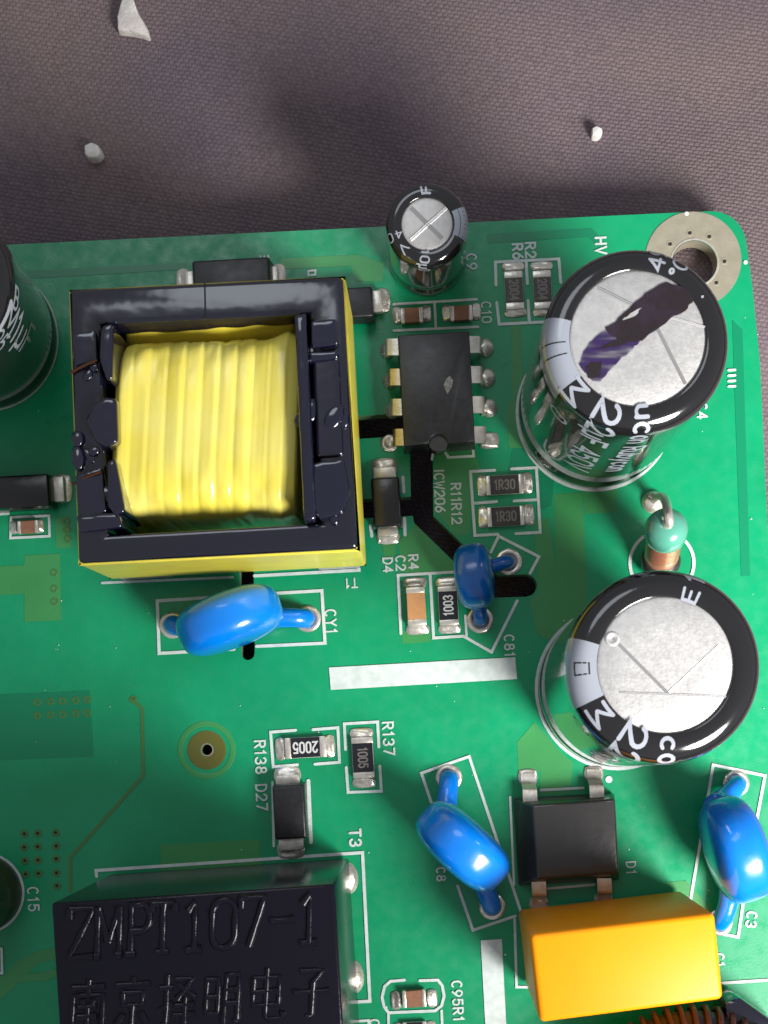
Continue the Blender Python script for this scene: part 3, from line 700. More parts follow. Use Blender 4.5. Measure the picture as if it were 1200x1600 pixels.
# ------------------------------------------------------------------ electrolytic capacitors
class Can:
    def __init__(s, base, top, h, rad, lip, rc, label, n=72, sleeve='sleeve'):
        B = W(*base); T = W(*top, h); ax = T - B; s.h = ax.length; s.R = rad; s.lip = lip; s.rc = rc
        s.m = Matrix.Translation(B) @ Vector((0, 0, 1)).rotation_difference(ax.normalized()).to_matrix().to_4x4()
        s.t = thing('electrolytic_capacitor', B, label, 'capacitor', 'electrolytic capacitors in black sleeves')
        hh = s.h; prof = [(rad * 0.55, 0.03), (rad * 0.93, 0.0), (rad * 0.985, 0.02), (rad, 0.06), (rad, 0.20), (rad * 0.965, 0.24), (rad * 0.965, 0.28), (rad, 0.32)]
        k = 6
        prof += [(rad, 0.32 + (hh - rc - 0.32) * i / k) for i in range(1, k + 1)]
        prof += [(rad - rc + rc * math.cos(R(a)), hh - rc + rc * math.sin(R(a))) for a in range(10, 91, 10)]
        prof += [(lip + 0.012, hh), (lip, hh - 0.008), (lip - 0.004, hh - 0.03)]
        V, F = lathe_vf(prof, n, s.m); link('sleeve', mesh('sleeve', V, F), sleeve, s.t, 60)
        dr = lip - 0.002
        V, F = lathe_vf([(dr, hh - 0.05), (dr, hh - 0.018), (dr - 0.02, hh - 0.010), (dr * 0.5, hh - 0.010)], n, s.m)
        s.top = link('can_top', mesh('can_top', V, F), 'can', s.t, 40)
    def P(s, ang, u, off=0.0025):
        """point on the sleeve: ang around, u along the skin outwards from the lip and then down the side"""
        f = s.R - s.rc - s.lip; q = s.rc * math.pi / 2
        if u < f: r, z, n = s.lip + u, s.h, (0, 1)
        elif u < f + q:
            a = math.pi / 2 - (u - f) / s.rc; r, z, n = s.R - s.rc + s.rc * math.cos(a), s.h - s.rc + s.rc * math.sin(a), (math.cos(a), math.sin(a))
        else: r, z, n = s.R, s.h - s.rc - (u - f - q), (1, 0)
        r += n[0] * off; z += n[1] * off
        return s.m @ Vector((r * math.cos(ang), r * math.sin(ang), z))
    def text(s, txt, deg, u0, h, stroke=0.16, wide=1.0, gap=1.5, material='white_ink'):
        x = 0; kk = h / 6
        for ch in txt:
            adv, st = G[ch]; V = []; F = []
            for i, p in enumerate(st):
                v, f = ribbon2d([(q[0] * wide * kk, q[1] * kk) for q in p], h * stroke, step=0.035); b = len(V)
                V += [s.P(R(deg) + (q.y - h / 2) / s.R, u0 + x + q.x, 0.003 + 0.0004 * (i % 4) + 0.000004 * j) for j, q in enumerate(v)]; F += [tuple(b + k for k in ff) for ff in f]
            x += (adv * wide + gap) * kk
            if V:
                bm = bmesh.new(); bm.from_mesh(mesh('x', V, F)); link('letter', bm_mesh('letter', bm), material, s.t, 180)
    def patch(s, d0, d1, u0, u1, material, name='grey_stripe', off=0.0015):
        n, m = 10, max(2, int((u1 - u0) / 0.03)); V = []; F = []
        for j in range(m + 1):
            for i in range(n + 1): V.append(s.P(R(d0 + (d1 - d0) * i / n), u0 + (u1 - u0) * j / m, off))
        for j in range(m):
            for i in range(n):
                a = j * (n + 1) + i; F.append((a, a + 1, a + n + 2, a + n + 1))
        bm = bmesh.new(); bm.from_mesh(mesh('x', V, F)); link(name, bm_mesh(name, bm), material, s.t, 180)
    def groove(s, pts, wd):
        """stamped line on the can top, points in cm from its centre"""
        v, f = ribbon2d(pts, wd, step=0.05); V = []; z = s.h - 0.010
        n = len(v)
        v2 = []; P = [Vector(p) for p in pts]
        d = (P[-1] - P[0]).normalized(); nn = Vector((-d.y, d.x)); k = 14; V = []; F = []
        for i in range(k + 1):
            c = P[0].lerp(P[-1], i / k)
            for o_, dz in ((-1, 0.0003), (-0.45, 0.0045), (0, 0.0015), (0.45, 0.0045), (1, 0.0003)):
                V.append(s.m @ Vector((c.x + nn.x * o_ * wd / 2, c.y + nn.y * o_ * wd / 2, z + dz)))
        for i in range(k):
            for j in range(4):
                a = i * 5 + j; F.append((a, a + 1, a + 6, a + 5))
        bm = bmesh.new(); bm.from_mesh(mesh('x', V, F)); bmesh.ops.recalc_face_normals(bm, faces=bm.faces)
        me = bpy.data.meshes.new('vent_groove'); bm.to_mesh(me); bm.free()
        link('vent_groove', me, 'groove', s.top)
# upper large can with the marker stroke
c4 = Can((929, 645), (997, 528), 2.03, 0.645, 0.466, 0.135, 'large electrolytic capacitor with purple black marker stroke across its silver top')
def loc(can, px, py):
    """picture point on the can top -> its own flat coordinates"""
    p = can.m.inverted() @ W(px, py, can.h - 0.01); return (p.x, p.y)
c4.patch(166, 214, 0.004, 0.36, 'grey_ink')
for d in (183, 192): c4.patch(d, d + 0.9, 0.03, 0.24, 'sleeve', 'minus_mark', 0.0022)
c4.text('M 0', 220, 0.03, 0.16, 0.17, 1.1, 5); c4.text('22mF 450V', 248, 0.02, 0.19, 0.18, 1.05); c4.text('ucon Rubycon', 275, 0.0, 0.15, 0.19, 1.0)
c4.text('49', 76, 0.02, 0.125, 0.17); c4.text('*C', 60, 0.03, 0.11, 0.18); c4.text('.', 38, 0.05, 0.12)
c4.groove([loc(c4, 1017, 490), loc(c4, 935, 450)], 0.028); c4.groove([loc(c4, 1017, 486), loc(c4, 1102, 510)], 0.02); c4.groove([loc(c4, 1016, 490), loc(c4, 1071, 600)], 0.026); c4.groove([loc(c4, 1002, 479), loc(c4, 970, 496)], 0.02)
def scribble(pts, material, dz, name='marker_stroke'):
    out = []
    for i, p in enumerate(pts):                      # ragged outline
        q_ = pts[(i + 1) % len(pts)]; k = max(1, int(math.dist(p, q_) / 5))
        for j in range(k):
            f = j / k; d = random.uniform(-1.5, 1.5) * (j > 0)
            nx_, ny_ = (q_[1] - p[1]), -(q_[0] - p[0]); l = math.hypot(nx_, ny_) or 1
            out.append(loc(c4, p[0] + (q_[0] - p[0]) * f + nx_ / l * d, p[1] + (q_[1] - p[1]) * f + ny_ / l * d))
    me = mesh(name, [c4.m @ Vector((x, y, c4.h - dz)) for x, y in out], [tuple(range(len(out)))]); link(name, up_faces(me), material, c4.top)
scribble([(1085, 467), (1070, 486), (1048, 497), (1030, 512), (1018, 520), (1003, 533), (975, 536), (952, 523), (945, 512), (962, 503), (972, 492), (990, 474), (1008, 458), (1025, 448), (1042, 440), (1062, 446), (1080, 456)], 'marker_ink', 0.0035)
scribble([(1003, 531), (985, 549), (968, 563), (955, 577), (946, 588), (938, 597), (925, 596), (912, 582), (904, 570), (909, 556), (918, 540), (936, 522), (948, 512), (975, 526)], 'marker_thin', 0.0042)
scribble([(940, 566), (936, 590), (918, 592), (914, 574), (924, 566)], 'marker_ink', 0.0028)
scribble([(1015, 520), (1006, 524), (965, 541), (925, 549), (960, 532)], 'marker_ink', 0.0024)
scribble([(975, 497), (990, 487), (1003, 481), (992, 494), (972, 501)], 'can', 0.0020, 'bare_patch')
# lower large can
c5 = Can((964, 1075), (1040, 1039), 2.2, 0.66, 0.457, 0.145, 'large electrolytic capacitor with clean silver top at the right edge')
c5.patch(163, 206, 0.004, 0.36, 'grey_ink')
for a_ in ((178, 179, 0.05, 0.16), (186, 187, 0.05, 0.16), (178, 187, 0.05, 0.06), (178, 187, 0.15, 0.16)): c5.patch(*a_, 'sleeve', 'minus_mark', 0.0022)
c5.text('M 0', 217, 0.03, 0.16, 0.16, 1.0, 5); c5.text('22mF 450V', 246, -0.01, 0.20, 0.17, 1.05); c5.text('con Rubycon', 273, 0.03, 0.15, 0.19); c5.text('E1', 70, 0.0, 0.13, 0.18, 1.0, 3)
c5.groove([loc(c5, 1043, 1083), loc(c5, 958, 997)], 0.022); c5.groove([loc(c5, 1045, 1082), loc(c5, 1124, 1008)], 0.022); c5.groove([loc(c5, 968, 1082), loc(c5, 1134, 1088)], 0.018)
V, F = lathe_vf([(0.052, -0.004), (0.052, 0.0), (0.045, 0.007), (0.032, 0.008), (0.024, 0.001)], 20, c5.m @ Matrix.Translation((*loc(c5, 957, 998), c5.h - 0.010)))
link('round_stamp', mesh('round_stamp', V, F), 'can', c5.top, 60)
# small can at the board edge
c9 = Can((667, 406), (667.5, 349.5), 1.05, 0.315, 0.195, 0.075, 'smallest electrolytic capacitor at the upper board edge with cross-scored silver top', 56)
c9.patch(-22, 26, 0.012, 0.30, 'grey_ink')
c9.text('F', 92, 0.03, 0.085, 0.22); c9.text('40', 200, 0.01, 0.07, 0.15, 1.0, 2.5); c9.text('V', 226, 0.03, 0.08, 0.15); c9.text('10m0', 266, 0.0, 0.08, 0.18, 0.8)
for a, b in (((642, 325), (691, 372)), ((697, 325), (641, 374))): c9.groove([loc(c9, *a), loc(c9, *b)], 0.034)
# can cut by the left picture edge
cl = Can((-22, 530), (-118, 434), 1.75, 0.60, 0.42, 0.13, 'tall electrolytic capacitor cut by the left picture edge')
cl.text('B', 352, 0.24, 0.15, 0.16); cl.text('M1mF', 337, 0.20, 0.22, 0.14, 1.1); cl.text('25', 320, 0.2, 0.16, 0.14)
# round can low on the left edge
c15 = Can((-26, 1394), (-70, 1414), 0.62, 0.33, 0.24, 0.07, 'small round capacitor at the left edge beside lettering C15', 48, 'sleeve_reflection')

# ------------------------------------------------------------------ blue disc capacitors
def disc_cap(center, zc_, dia, thick, ang, pads, label, material='blue', lean=0.0, lr=0.095, vox=0.02, dips=None):
    """epoxy-dipped disc on edge; ang: direction of the disc seen from above; pads: the two lead holes"""
    c0 = W(*center, zc_); B = Vector((c0.x, c0.y, 0))
    t = thing('disc_capacitor', B, label, 'capacitor', 'blue disc capacitors')
    rot = Matrix.Rotation(R(ang), 4, 'Z') @ Matrix.Rotation(R(lean), 4, 'X')
    V = []; F = []
    nu, nv = 26, 40; a, b = dia / 2, thick / 2
    mt = Matrix.Translation(c0) @ rot @ Matrix.Rotation(R(90), 4, 'X')   # disc axis along local y
    prof = []
    for i in range(nu + 1):
        th = math.pi * i / nu - math.pi / 2
        e = 2 / 3.3; cz = math.copysign(abs(math.sin(th))**e, math.sin(th)); cr = abs(math.cos(th))**e
        prof.append((max(0.004, cr * a), cz * b))
    lathe_vf(prof, nv, mt, V, F)
    for k, (px, py, ox, drop) in enumerate(pads):
        g = W(px, py); g.z = 0.015
        s_ = c0 + rot @ Vector((ox * dia / 2, 0, -dia * drop))
        path = bez(s_, s_ + Vector((0, 0, -0.12)) + (g - s_) * 0.25, g + Vector((0, 0, 0.16)) + (s_ - g) * 0.18, g, 12)
        tube_vf(path, [lr * (1.35 - 0.45 * min(1, i / 6)) for i in range(13)], 14, True, V, F)
    me = mesh('epoxy_body', V, F)
    o = link('epoxy_body', me, material, t)
    m1 = o.modifiers.new('join', 'REMESH'); m1.mode = 'VOXEL'; m1.voxel_size = vox; m1.use_smooth_shade = True
    m2 = o.modifiers.new('round', 'SMOOTH'); m2.factor = 0.5; m2.iterations = 7
    for (px, py, *_r) in pads:
        pad_ring(px, py, 12, 21)
        V2, F2 = tube_vf([W(px, py) + Vector((0, 0, 0.03)), W(px, py) + Vector((0, 0, -0.25))], 0.03, 8)
        link('lead_wire', mesh('lead_wire', V2, F2), 'tin', t, 60)
    return t
disc_cap((359, 969), 0.52, 0.86, 0.43, 21, [(270, 977, -0.55, 0.30), (481, 967, 0.35, 0.36)], 'blue disc capacitor lying across the CY1 outline below the transformer')
disc_cap((723, 1322), 0.52, 0.84, 0.43, -43, [(701.5, 1215, -0.45, 0.30), (769, 1416, 0.2, 0.40)], 'blue disc capacitor left of the black bridge rectifier')
disc_cap((1149, 1327), 0.55, 0.86, 0.44, -73, [(1150, 1224, -0.75, 0.26), (1124, 1441, 0.65, 0.34)], 'blue disc capacitor at the right edge beside the orange box capacitor')
disc_cap((741, 900), 0.36, 0.53, 0.31, -83, [(795, 878, -0.2, 0.25), (750, 969, 0.65, 0.30)], 'smallest and darkest blue disc capacitor, near the black milled slot', 'blue_dull', 8, 0.066, 0.014)

# ------------------------------------------------------------------ orange film capacitor
def film():
    t = thing('film_capacitor', W(940, 1466), 'orange box-shaped film capacitor at the lower picture edge', 'capacitor')
    prism('case', [(827, 1459), (1117, 1426), (1131, 1562), (843, 1599)], 1.30, 0.05, 'orange', t, 0.045, 4)
    for d in (-105, 105):
        c_ = W(942 + d, 1466 - d * .1); V, F = tube_vf([c_ + Vector((0, 0, 0.06)), c_ + Vector((0, 0, -0.25))], 0.03, 8); link('lead', mesh('lead', V, F), 'tin', t, 60)
film()

# ------------------------------------------------------------------ black voltage transformer module with raised lettering
CJK = {'nan': [[(1, 8.6), (9, 8.6)], [(5, 10), (5, 7.2)], [(1.2, 0), (1.2, 7), (8.8, 7), (8.8, .3)], [(3.5, 6.2), (4, 5.2)], [(6.5, 6.2), (6, 5.2)], [(2.8, 4.8), (7.2, 4.8)], [(2.6, 3), (7.4, 3)], [(5, 4.8), (5, .5)]],
 'jing': [[(5, 10), (5, 9)], [(.8, 8.6), (9.2, 8.6)], [(2.5, 7), (7.5, 7), (7.5, 4.6), (2.5, 4.6), (2.5, 7)], [(5, 4.6), (5, .6), (4.2, .2)], [(2.8, 3), (1.2, 1)], [(7.2, 3), (8.8, 1)]],
 'ze': [[(.5, 7.5), (3.8, 7.5)], [(2.3, 10), (2.3, .8), (1.4, .4)], [(.5, 3.2), (3.8, 4.6)], [(4.4, 9), (8.8, 9), (5, 5.2)], [(5, 8), (9.4, 5.4)], [(4.6, 4), (9.4, 4)], [(4.2, 2.2), (9.6, 2.2)], [(7, 5.4), (7, 0)]],
 'ming': [[(1, 8.5), (4, 8.5), (4, 2), (1, 2), (1, 8.5)], [(1, 5.2), (4, 5.2)], [(5.6, 0), (5.9, 9.2), (9, 9.2), (9, .4), (8.2, .2)], [(6, 6.4), (9, 6.4)], [(6, 3.8), (9, 3.8)]],
 'dian': [[(1.5, 8.2), (8, 8.2), (8, 3), (1.5, 3), (1.5, 8.2)], [(1.5, 5.6), (8, 5.6)], [(4.8, 10), (4.8, .8), (5.4, .3), (9, .3), (9.2, 1.6)]],
 'zi': [[(2, 9), (7.8, 9), (5.2, 6.8)], [(5.2, 6.8), (5.2, .6), (4, .2)], [(.6, 5), (9.4, 5)]]}
def module():
    zt = 1.75
    t = thing('voltage_transformer', W(362, 1520), 'black box transformer module with raised lettering ZMPT107-1 at the lower left', 'transformer')
    prism('case', [(80, 1411), (522, 1381), (548, 1790), (106, 1822)], zt, 0.05, 'case', t, 0.022, 3)
    def raised(strokes, org, ux, uy, r_):
        V = []; F = []
        for st in strokes:
            path = []
            for i, (x, y) in enumerate(st):
                p = W(org[0] + x * ux[0] + y * uy[0], org[1] + x * ux[1] + y * uy[1], zt); path.append(p + Vector((0, 0, -0.005)))
            pp = [path[0]]
            for p in path[1:]:
                k = max(1, int((p - pp[-1]).length / 0.05)); a = pp[-1]
                pp += [a.lerp(p, j / k) for j in range(1, k + 1)]
            rr = [r_ * (0.8 + 0.35 * random.random()) for _ in pp]; rr[0] *= 1.25; rr[-1] *= 1.25
            tube_vf(pp, rr, 8, True, V, F)
        bm = bmesh.new(); bm.from_mesh(mesh('x', V, F)); return bm_mesh('raised_lettering', bm)
    line = [('Z', 108, 38, 0), ('M', 152, 34, 0), ('P', 204, 30, 0), ('T', 236, 36, 0), ('1', 290, 22, 0), ('0', 331, 36, 0), ('7', 376, 36, 0), ('-', 420, 42, 0), ('1', 468, 24, 0)]
    dy = lambda x: (x - 80) * -0.064
    serif = {'1': [[(0.2, 0), (3.0, 0)]], 'P': [[(-0.8, 0), (1.0, 0)]], 'T': [[(1, 0), (3, 0)], [(0, 6), (0, 5)], [(4, 6), (4, 5)]], 'M': [[(-.6, 0), (.6, 0)], [(4.4, 0), (5.6, 0)]], '7': [[(0, 6), (0, 4.8)]], 'Z': [[(0, 6), (0, 4.8)]]}
    for ch, x, wd, _ in line:
        a, st = G[ch]; k = wd / a
        link('raised_letter', raised(st + serif.get(ch, []), (x, 1498 + dy(x)), (k, -k * 0.064), (0.3, -12.6), 0.027), 'case', t, 60, 'raised letter ' + ch)
    for i, ch in enumerate(('nan', 'jing', 'ze', 'ming', 'dian', 'zi')):
        x = 104 + i * 70
        link('raised_letter', raised(CJK[ch], (x, 1616 + dy(x)), (6.2, -0.4), (0.45, -8.2), 0.022), 'case', t, 60, 'raised Chinese character')
    solder(543, 1372, 34, 52, (-0.8, 0), 0.03, base=0.06, rnd=True); solder(552, 1526, 34, 54, (-0.8, 0), 0.03, base=0.06, rnd=True)
module()

# ------------------------------------------------------------------ yellow-taped power transformer
def transformer():
    t = thing('power_transformer', W(350, 690), 'square power transformer with black varnished core and yellow taped coil', 'transformer')
    zt = 1.45
    bz = bz_ = 0.035
    bm = bmesh.new()
    lo = [W(x, y, zt) for x, y in ((107, 452), (536, 431), (559, 857), (122, 880))]; li = [W(x, y, zt) for x, y in ((156, 506), (486, 490), (502, 817), (168, 836))]
    rg = [[bm.verts.new((p.x, p.y, z)) for p in l] for l, z in ((lo, 0.92), (lo, zt), (li, zt), (li, 0.92))]
    for a, b in zip(rg, rg[1:] + rg[:1]):
        for i in range(4): bm.faces.new((a[i], a[(i + 1) % 4], b[(i + 1) % 4], b[i]))
    bmesh.ops.recalc_face_normals(bm, faces=bm.faces)
    skip = {frozenset((rg[k][i], rg[(k + 1) % 4][i])) for k in (1, 3) for i in range(4)}
    bmesh.ops.bevel(bm, geom=[e for e in bm.edges if frozenset(e.verts) not in skip], offset=0.035, segments=3, affect='EDGES', profile=0.5)
    link('core', bm_mesh('core', bm), 'varnish', t, 50)
    V, F = tube_vf([W(320, 443, zt + 0.002), W(321, 498, zt + 0.002)], 0.006, 6); link('core_seam', mesh('core_seam', V, F), 'varnish', t, 60)
    bm = bmesh.new()
    out = [W(x, y, zt) for x, y in ((105.5, 450), (539, 428.5), (562.5, 860.5), (120.5, 883))]; inn = [W(x, y, zt) for x, y in ((108, 453), (535, 432), (558, 856), (123, 879))]
    rings = []
    for loop, z in ((out, 0.50), (out, zt - 0.045), (inn, zt - 0.04), (inn, 0.5)): rings.append([bm.verts.new((p.x, p.y, z)) for p in loop])
    for a, b in zip(rings, rings[1:] + rings[:1]):
        for i in range(4): bm.faces.new((a[i], a[(i + 1) % 4], b[(i + 1) % 4], b[i]))
    bmesh.ops.recalc_face_normals(bm, faces=bm.faces)
    ve = [e for e in bm.edges if abs(e.verts[0].co.z - e.verts[1].co.z) > 0.3]
    bmesh.ops.bevel(bm, geom=ve, offset=0.03, segments=3, affect='EDGES', profile=0.5)
    link('tape_band', bm_mesh('tape_band', bm), 'tape', t, 50)
    # coil former: two pin rails under the core
    prism('pin_rail', [(150, 480), (238, 475), (258, 893), (168, 898)], 0.50, 0.06, 'varnish', t, 0.03, 2)
    prism('pin_rail', [(470, 462), (545, 458), (565, 878), (487, 882)], 0.50, 0.06, 'varnish', t, 0.03, 2)
    prism('gap_shade_plate', [(176, 520), (478, 505), (494, 812), (188, 828)], 0.62, 0.5, 'varnish', t, 0.01, 1)  # added black plate, stands in for the shade in the gap around the coil
    # flanges and lumps of varnish beside the coil
    def lump(poly, z0, z1, bev, material='varnish_lump', name='bobbin_flange'):
        bm = bmesh.new(); prism_bm(bm, poly, z0, z1)
        o = link(name, bm_mesh(name, bm), material, t)
        m1 = o.modifiers.new('flow', 'REMESH'); m1.mode = 'VOXEL'; m1.voxel_size = 0.016; m1.use_smooth_shade = True
        m2 = o.modifiers.new('round', 'SMOOTH'); m2.factor = 0.5; m2.iterations = 8
    lump([(158, 508), (177, 505), (176, 592), (166, 595), (154, 560)], 1.57, 0.9, 0.025)
    lump([(166, 718), (180, 716), (196, 800), (180, 806), (166, 790)], 1.55, 0.9, 0.025)
    lump([(132, 655), (148, 628), (164, 618), (182, 622), (184, 690), (166, 700), (148, 690)], 1.52, 0.9, 0.035)
    lump([(112, 520), (150, 514), (154, 566), (114, 572)], 1.49, 0.9, 0.03, name='varnish_lump')
    lump([(116, 742), (160, 728), (168, 800), (122, 812)], 1.49, 0.9, 0.03, name='varnish_lump')
    lump([(118, 805), (185, 798), (192, 824), (122, 832)], 1.50, 0.9, 0.03, name='varnish_lump')
    lump([(459, 492), (478, 488), (494, 812), (474, 816)], 1.58, 0.9, 0.025)
    lump([(484, 500), (526, 497), (529, 538), (486, 544)], 1.54, 0.9, 0.03, name='varnish_lump')
    lump([(487, 552), (530, 548), (537, 712), (494, 716)], 1.485, 0.9, 0.02, 'varnish', 'varnish_lump')
    lump([(478, 548), (530, 544), (530, 560), (482, 566)], 1.52, 0.9, 0.02, name='varnish_lump')
    lump([(488, 722), (538, 716), (548, 770), (535, 802), (500, 812), (482, 790)], 1.54, 0.9, 0.05, name='varnish_lump')
    for _ in range(16):
        sd = random.random() < 0.5
        px, py = (random.uniform(115, 180), random.uniform(505, 825)) if sd else (random.uniform(470, 545), random.uniform(500, 815))
        r_ = random.uniform(0.03, 0.075); m = Matrix.Translation(W(px, py, 1.45 + random.uniform(0, 0.03))) @ Matrix.Rotation(random.uniform(0, 3), 4, 'Z') @ Matrix.Diagonal((r_ * random.uniform(0.9, 2.2), r_, r_ * 0.32, 1))
        V, F = lathe_vf([(math.cos(R(a)), math.sin(R(a))) for a in (-88, -60, -30, 0, 30, 60, 88)], 12, m); link('varnish_drop', mesh('varnish_drop', V, F), 'varnish_lump', t, 180)
    for pts in (((110, 583), (128, 572), (152, 562)), ((114, 756), (132, 746), (158, 737))):
        V, F = tube_vf([W(x, y, 1.455 + 0.03 * i) for i, (x, y) in enumerate(pts)], 0.011, 8); link('winding_wire', mesh('winding_wire', V, F), 'wire_brown', t, 60)
    # coil
    grooves = [(204, .006), (231, .011), (259, .014), (288, .015), (315, .014), (342, .015), (367, .014), (392, .016), (416, .010)]
    nx, nt = 96, 72; V = []; F = []
    zc0 = 0.80
    for i in range(nx + 1):
        f = i / nx; px = 181 + (466 - 181) * f
        d = sum(g * math.exp(-((px - x) / 4.5)**2) for x, g in grooves) * 0.42 + 0.009 * (1 - ((px - 181) / 26.6 % 1))
        flare = 0.035 * max(0, (px - 395) / 70) * math.exp(-((px - 430) / 30)**2) * 2 - 0.03 * max(0, (px - 445) / 20) - 0.05 * max(0, (190 - px) / 9)
        for j in range(nt):
            a = 2 * math.pi * j / nt; e = 2 / 4.6
            cy_, cz_ = math.cos(a), math.sin(a)
            ry, rz = 0.672 - d * 0.6 + flare * 0.8, 0.61 - d + flare
            wob = 0.018 * noise.noise(Vector((px * 0.03, cy_ * 2.2, cz_ * 2.2))) + 0.003 * noise.noise(Vector((px * 0.11, cy_ * 4, cz_ * 4)))
            y = (ry + wob) * math.copysign(abs(cy_)**e, cy_); z = (rz + wob) * math.copysign(abs(cz_)**e, cz_)
            c_ = W(px + 0, 670 - (px - 181) * 0.04, 1.3)
            V.append((c_.x + y * 0.045, c_.y + y, zc0 + z))
    for i in range(nx):
        for j in range(nt):
            a = i * nt + j; b = i * nt + (j + 1) % nt; F.append((a, a + nt, b + nt, b))
    F.append(tuple(range(nt))); F.append(tuple(nx * nt + j for j in range(nt))[::-1])
    bm = bmesh.new(); bm.from_mesh(mesh('x', V, F)); link('taped_coil', bm_mesh('taped_coil', bm), 'tape_pale', t, 70)
    # loose tape margin behind and before the coil
    def flap(p0, p1, z0, q0, q1, z1, wav):
        n = 40; V = []; F = []
        for i in range(n + 1):
            f = i / n
            for k in range(7):
                g = k / 6; z = z0 + (z1 - z0) * g
                x = (p0[0] + (p1[0] - p0[0]) * f) * (1 - g) + (q0[0] + (q1[0] - q0[0]) * f) * g
                y = (p0[1] + (p1[1] - p0[1]) * f) * (1 - g) + (q0[1] + (q1[1] - q0[1]) * f) * g
                y += (1 - g) * wav * noise.noise(Vector((f * 6, 3.3, 0)))
                V.append(W(x, y, z))
        for i in range(n):
            for k in range(6):
                a = i * 7 + k; F.append((a, a + 1, a + 8, a + 7))
        o = link('tape_margin', mesh('tape_margin', V, F), 'tape', t, 180)
        so = o.modifiers.new('thickness', 'SOLIDIFY'); so.thickness = 0.012
    flap((194, 503), (460, 495), 1.30, (200, 548), (462, 536), 1.0, 11)
transformer()

# ------------------------------------------------------------------ standing green inductor
def inductor():
    B = W(1031, 884); T = W(1042, 822, 0.95); ax = T - B; L_ = ax.length
    t = thing('axial_inductor', B, 'small standing inductor with pale green ends and copper winding between the large capacitors', 'inductor')
    m = Matrix.Translation(B) @ Vector((0, 0, 1)).rotation_difference(ax.normalized()).to_matrix().to_4x4()
    rp = [(0.05, L_ + 0.05), (0.10, L_ + 0.035), (0.15, L_ - 0.01), (0.165, L_ - 0.06), (0.165, L_ - 0.16), (0.15, L_ - 0.20), (0.12, L_ - 0.21)]
    V, F = lathe_vf(rp[::-1], 32, m); link('resin_end', mesh('resin_end', V, F), 'green_resin', t, 60)
    V, F = lathe_vf([(0.12, 0.06), (0.16, 0.08), (0.165, 0.14), (0.15, 0.22), (0.12, 0.24)], 32, m); link('resin_end', mesh('resin_end', V, F), 'ferrite', t, 60)
    V, F = lathe_vf([(0.11, 0.2), (0.11, L_ - 0.15)], 24, m); link('ferrite_core', mesh('ferrite_core', V, F), 'ferrite', t, 60)
    path = []; turns = 12; z0, z1 = 0.26, L_ - 0.22
    for i in range(turns * 20 + 1):
        a = 2 * math.pi * i / 20; path.append(m @ Vector((0.125 * math.cos(a), 0.125 * math.sin(a), z0 + (z1 - z0) * i / (turns * 20))))
    V, F = tube_vf(path, 0.017, 6); link('copper_winding', mesh('copper_winding', V, F), 'copper_wire', t, 60)
    a = m @ Vector((0, 0, L_ + 0.02)); g = W(1021, 784); g.z = 0.02
    path = [a, a + Vector((0, 0.01, 0.05))] + bez(a + Vector((0, 0.02, 0.09)), a + Vector((-0.02, 0.10, 0.10)), g + Vector((0.0, 0.02, 0.62)), g, 14)
    V, F = tube_vf(path, [0.05, 0.042] + [0.036] * 15, 10); link('lead_wire', mesh('lead_wire', V, F), 'tin', t, 60)
    solder(1021, 785, 38, 36, (0, 0), 0.0, base=0.07, rnd=True)
inductor()

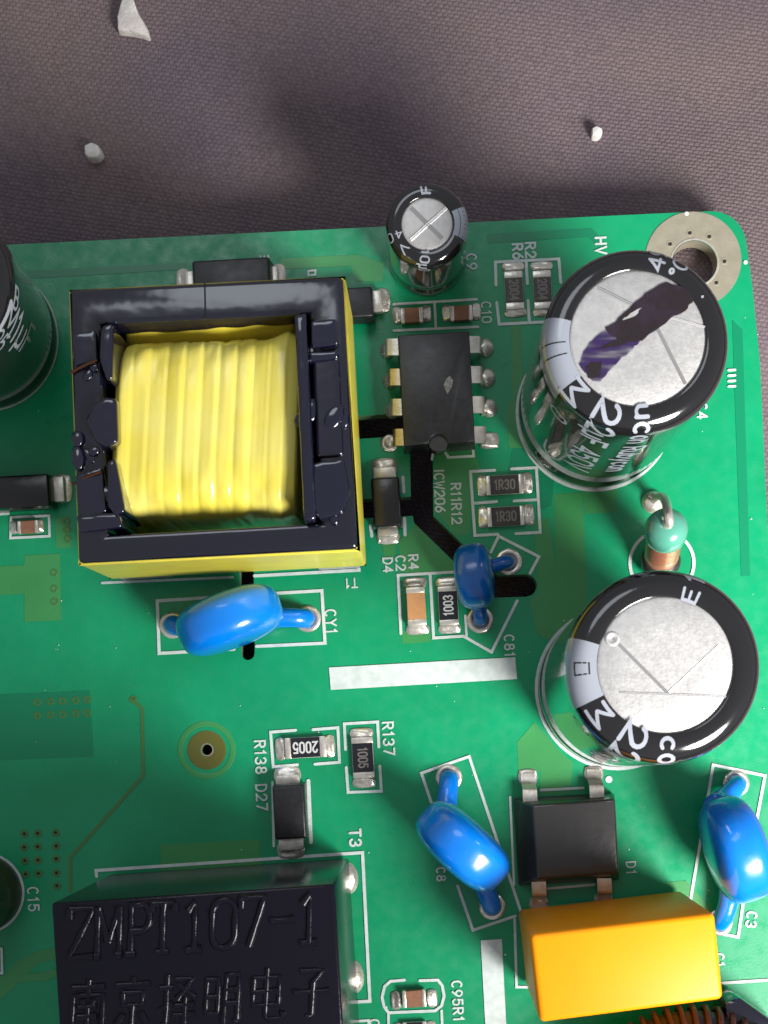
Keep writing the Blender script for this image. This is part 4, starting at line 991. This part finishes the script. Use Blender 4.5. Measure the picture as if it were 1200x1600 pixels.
# ------------------------------------------------------------------ choke cut by the lower edge
def choke():
    t = thing('toroid_choke', W(1080, 1740), 'copper wound choke with black base cut by the lower right picture edge', 'inductor')
    cen = W(1085, 1752, 0.45); Rm, rm = 0.62, 0.27
    V = []; F = []; nu, nv = 60, 14
    for i in range(nu):
        a = 2 * math.pi * i / nu
        for j in range(nv):
            b = 2 * math.pi * j / nv; r = Rm + rm * math.cos(b); V.append(cen + Vector((r * math.cos(a), r * math.sin(a), rm * math.sin(b))))
    for i in range(nu):
        for j in range(nv):
            F.append((i * nv + j, ((i + 1) % nu) * nv + j, ((i + 1) % nu) * nv + (j + 1) % nv, i * nv + (j + 1) % nv))
    link('toroid_core', mesh('toroid_core', V, F), 'ferrite', t, 180)
    V = []; F = []; path = []; turns = 44
    for i in range(turns * 16 + 1):
        a = R(25) + R(290) * i / (turns * 16); b = 2 * math.pi * i / 16; r = Rm + (rm + 0.03) * math.cos(b)
        path.append(cen + Vector((r * math.cos(a), r * math.sin(a), (rm + 0.03) * math.sin(b))))
    tube_vf(path, 0.026, 6, True, V, F); link('copper_winding', mesh('copper_winding', V, F), 'wire_brown', t, 180)
    prism('end_block', [(1132, 1566), (1156, 1559), (1230, 1612), (1215, 1690), (1140, 1640)], 0.5, 0.03, 'varnish', t, 0.03, 2)
    prism('base_plate', [(960, 1640), (1190, 1625), (1205, 1850), (975, 1860)], 0.13, 0.03, 'case', t, 0.02, 2)
choke()

# ------------------------------------------------------------------ plaster crumbs on the cloth
def crumb(poly, zt, th, label, amp=0.02):
    z0 = -0.5
    for _ in range(3): c_ = W(sum(p[0] for p in poly) / len(poly), sum(p[1] for p in poly) / len(poly), z0); z0 = cloth_z(c_.x, c_.y) - 0.012
    t = thing('plaster_crumb', W(poly[0][0], poly[0][1], z0), label, 'crumb', 'plaster crumbs on the cloth')
    bm = bmesh.new(); prism_bm(bm, poly, z0 + zt, z0 - 0.02, 0.015, 2, 1.05)
    bmesh.ops.subdivide_edges(bm, edges=[e for e in bm.edges if e.calc_length() > 0.06], cuts=2, use_grid_fill=True)
    for v in bm.verts:
        p = v.co * 9; v.co += Vector((noise.noise(p), noise.noise(p + Vector((5, 1, 3))), noise.noise(p + Vector((1, 8, 2))))) * amp
    link('chip', bm_mesh('chip', bm), 'crumb', t, 30)
crumb([(190, -4), (208, -2), (217, 22), (229, 46), (231, 55), (217, 50), (205, 47), (191, 45), (182, 44), (183, 26)], 0.12, 0, 'triangular off-white plaster chip at the upper left picture edge')
crumb([(131, 229), (141, 222), (153, 225), (158, 236), (151, 246), (139, 247), (132, 240)], 0.13, 0, 'rounded greyish crumb on the cloth above the transformer', 0.015)
crumb([(925, 199), (933, 195), (941, 199), (942, 208), (936, 213), (926, 211)], 0.12, 0, 'tiny bright white crumb on the cloth above the mounting hole', 0.012)
